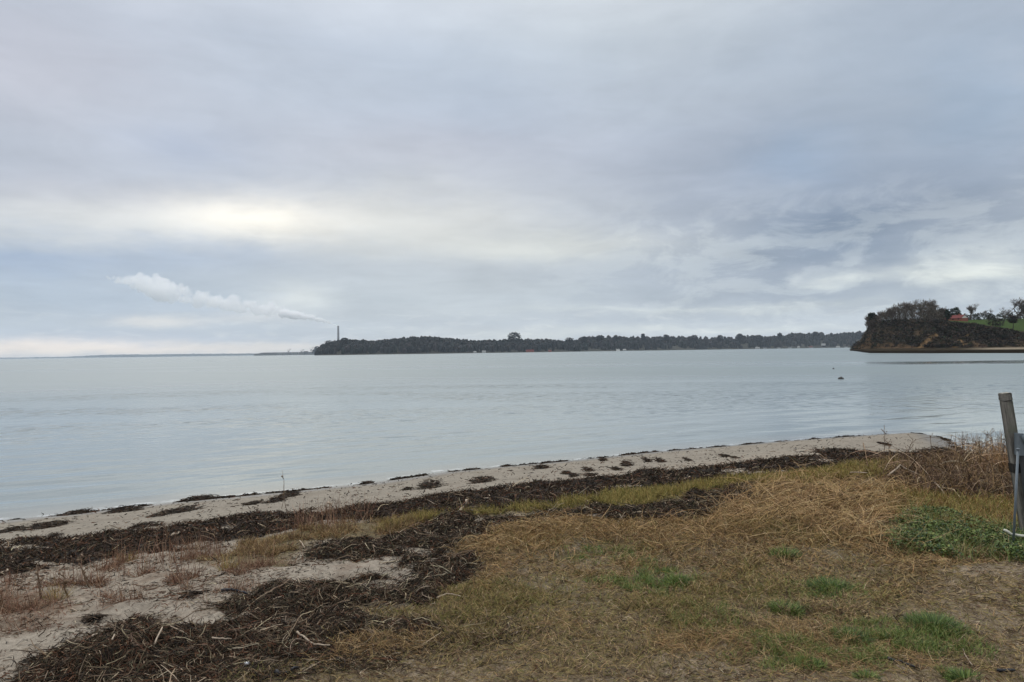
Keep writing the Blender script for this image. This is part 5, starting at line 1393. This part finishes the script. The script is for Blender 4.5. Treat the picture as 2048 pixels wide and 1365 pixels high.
def crane(px, h, label, depth=4470):
    p = at(px, depth); o = empty('harbour_crane', (p.x, p.y, 0), label, 'crane', 'cranes on the harbour land')
    for s in (-1, 1):
        bm = bmesh.new(); tube(bm, [(s * 7, 0, 0), (s * 2.5, 0, h * .55)], [1.1, .9], 5); link('leg', bm_mesh('leg', bm), m_stack, parent=o)
    bm = bmesh.new(); box(bm, -4, 4, -3, 3, h * .55, h * .68); link('cab', bm_mesh('cab', bm), m_stack, parent=o)
    bm = bmesh.new(); tube(bm, [(0, 0, h * .62), (16, 0, h)], [1.3, .8], 5); link('jib', bm_mesh('jib', bm), m_stack, parent=o)
    bm = bmesh.new(); tube(bm, [(-8, 0, h * .72), (0, 0, h * .95), (16, 0, h)], [.6, .6, .5], 4); link('stay', bm_mesh('stay', bm), m_stack, parent=o)
crane(577, 38, 'leftmost harbour crane on the low land'); crane(603, 34, 'middle harbour crane between the halls'); crane(622, 48, 'tallest harbour crane next to the wooded headland')
far_tree(634, 4400, 709, 693.5, 14, 'hazy blue tree clump at the left foot of the headland', 120, .05)

# very distant coast
P_FAR = [(-700, 14000, 722.5), (-200, 14000, 718.2), (0, 14000, 716.0), (130, 14000, 714.0), (190, 13500, 711.0), (240, 13000, 709.4), (300, 12500, 709.3), (330, 12500, 708.6), (400, 12000, 708.2), (480, 11500, 707.6), (540, 11500, 707.2), (620, 11500, 706.3), (760, 11500, 704.5)]
s4, d4, t4 = ridge('distant_coast', P_FAR, 500, 2, 'pale blue distant coast along the left horizon', (0.04, 0.05, 0.045))
wood('distant_woodland', s4, d4, t4, 500, 500, 9, 8, 24, FC, (4, 3, 3, 2), 'faint tree line on the distant left coast', .4, 4)

# ------------------------------------------------------------------ smoke plume
def vol_mat(name, colr, dens, aniso=0.0):
    m = bpy.data.materials.new(name); m.use_nodes = True; n = NT(m.node_tree)
    o = n.n('ShaderNodeOutputMaterial'); v = n.n('ShaderNodeVolumePrincipled')
    v.inputs['Color'].default_value = c4(colr); v.inputs['Density'].default_value = dens; v.inputs['Anisotropy'].default_value = aniso
    n.l(v.outputs[0], o.inputs['Volume'])
    return m
pl = empty('smoke_plume', at(672, 4780, py=651), 'long white steam plume drifting left from the tall chimney', 'smoke')
def puffs(name, path, n, m, voxel, seed):
    r = np.random.default_rng(seed)
    path = np.array(path, float); sx_ = np.linspace(0, 1, len(path))
    Vs, Fs, o = [], [], 0
    bmx = bmesh.new(); bmesh.ops.create_icosphere(bmx, subdivisions=2, radius=1); iv = np.array([tuple(v.co) for v in bmx.verts]); bmx.verts.index_update(); ifc = np.array([[v.index for v in f.verts] for f in bmx.faces]); bmx.free()
    for k in range(n):
        t = (k + r.uniform(0, 1)) / n
        px, py, hw = [np.interp(t, sx_, path[:, i]) for i in range(3)]
        rad = hw * r.uniform(.25, .62); off = (hw - rad)
        a = r.uniform(0, 6.28)
        c = np.array(at(px, 4780 + r.uniform(-1, 1) * hw * 3.2, py=py + math.sin(a) * off * r.uniform(.4, 1)))
        cs_ = [(c, rad)]
        for q in range(3):      # billows boiling up along the top edge
            th_ = r.uniform(.1, 3.0); cs_.append((c + np.array([math.cos(th_), r.uniform(-.5, .5), math.sin(th_)]) * rad / F * 4780 * .85, rad * r.uniform(.28, .55)))
        for c_, r_ in cs_:
            Vs.append(iv * r_ / F * 4780 * r.uniform(.85, 1.1, (len(iv), 1)) + c_ - np.array(pl.location)); Fs.append(ifc + o); o += len(iv)
    me = raw_mesh(name, np.concatenate(Vs), np.concatenate(Fs), 3, None, True)
    ob = link(name, me, m, parent=pl)
    md = ob.modifiers.new('join', 'REMESH'); md.mode = 'VOXEL'; md.voxel_size = voxel; md.use_smooth_shade = True
    return ob
puffs('fresh_plume', [(677, 652.5, 1.4), (666, 649, 2.6), (655, 645, 4.0), (640, 640, 6), (620, 635, 8), (600, 632, 10), (580, 630, 12), (562, 627, 13)], 110, vol_mat('dense steam', (.998, .998, 1), .075, 0.35), 2.0, 1)
puffs('drifting_plume', [(570, 629, 12), (540, 618, 20), (505, 615, 18), (470, 610, 21), (445, 601, 25), (420, 603, 21), (390, 599, 25), (350, 590, 24), (320, 578, 30), (295, 568, 28), (270, 566, 18), (240, 562, 10), (212, 555, 6)], 95, vol_mat('thin steam', (.998, .998, 1), .019, 0.35), 4.5, 2)

# ------------------------------------------------------------------ haze
bm = bmesh.new(); box(bm, -16000, 16000, -15500, 16500, -9.5, 640)
hz = link('haze', bm_mesh('haze', bm), vol_mat('sea air', (.76, .87, 1.0), 4.8e-5), kind='stuff', label='thin blue sea air over the whole bay', cat='haze')
print('TRIS', sum(NTRI), NTRI)
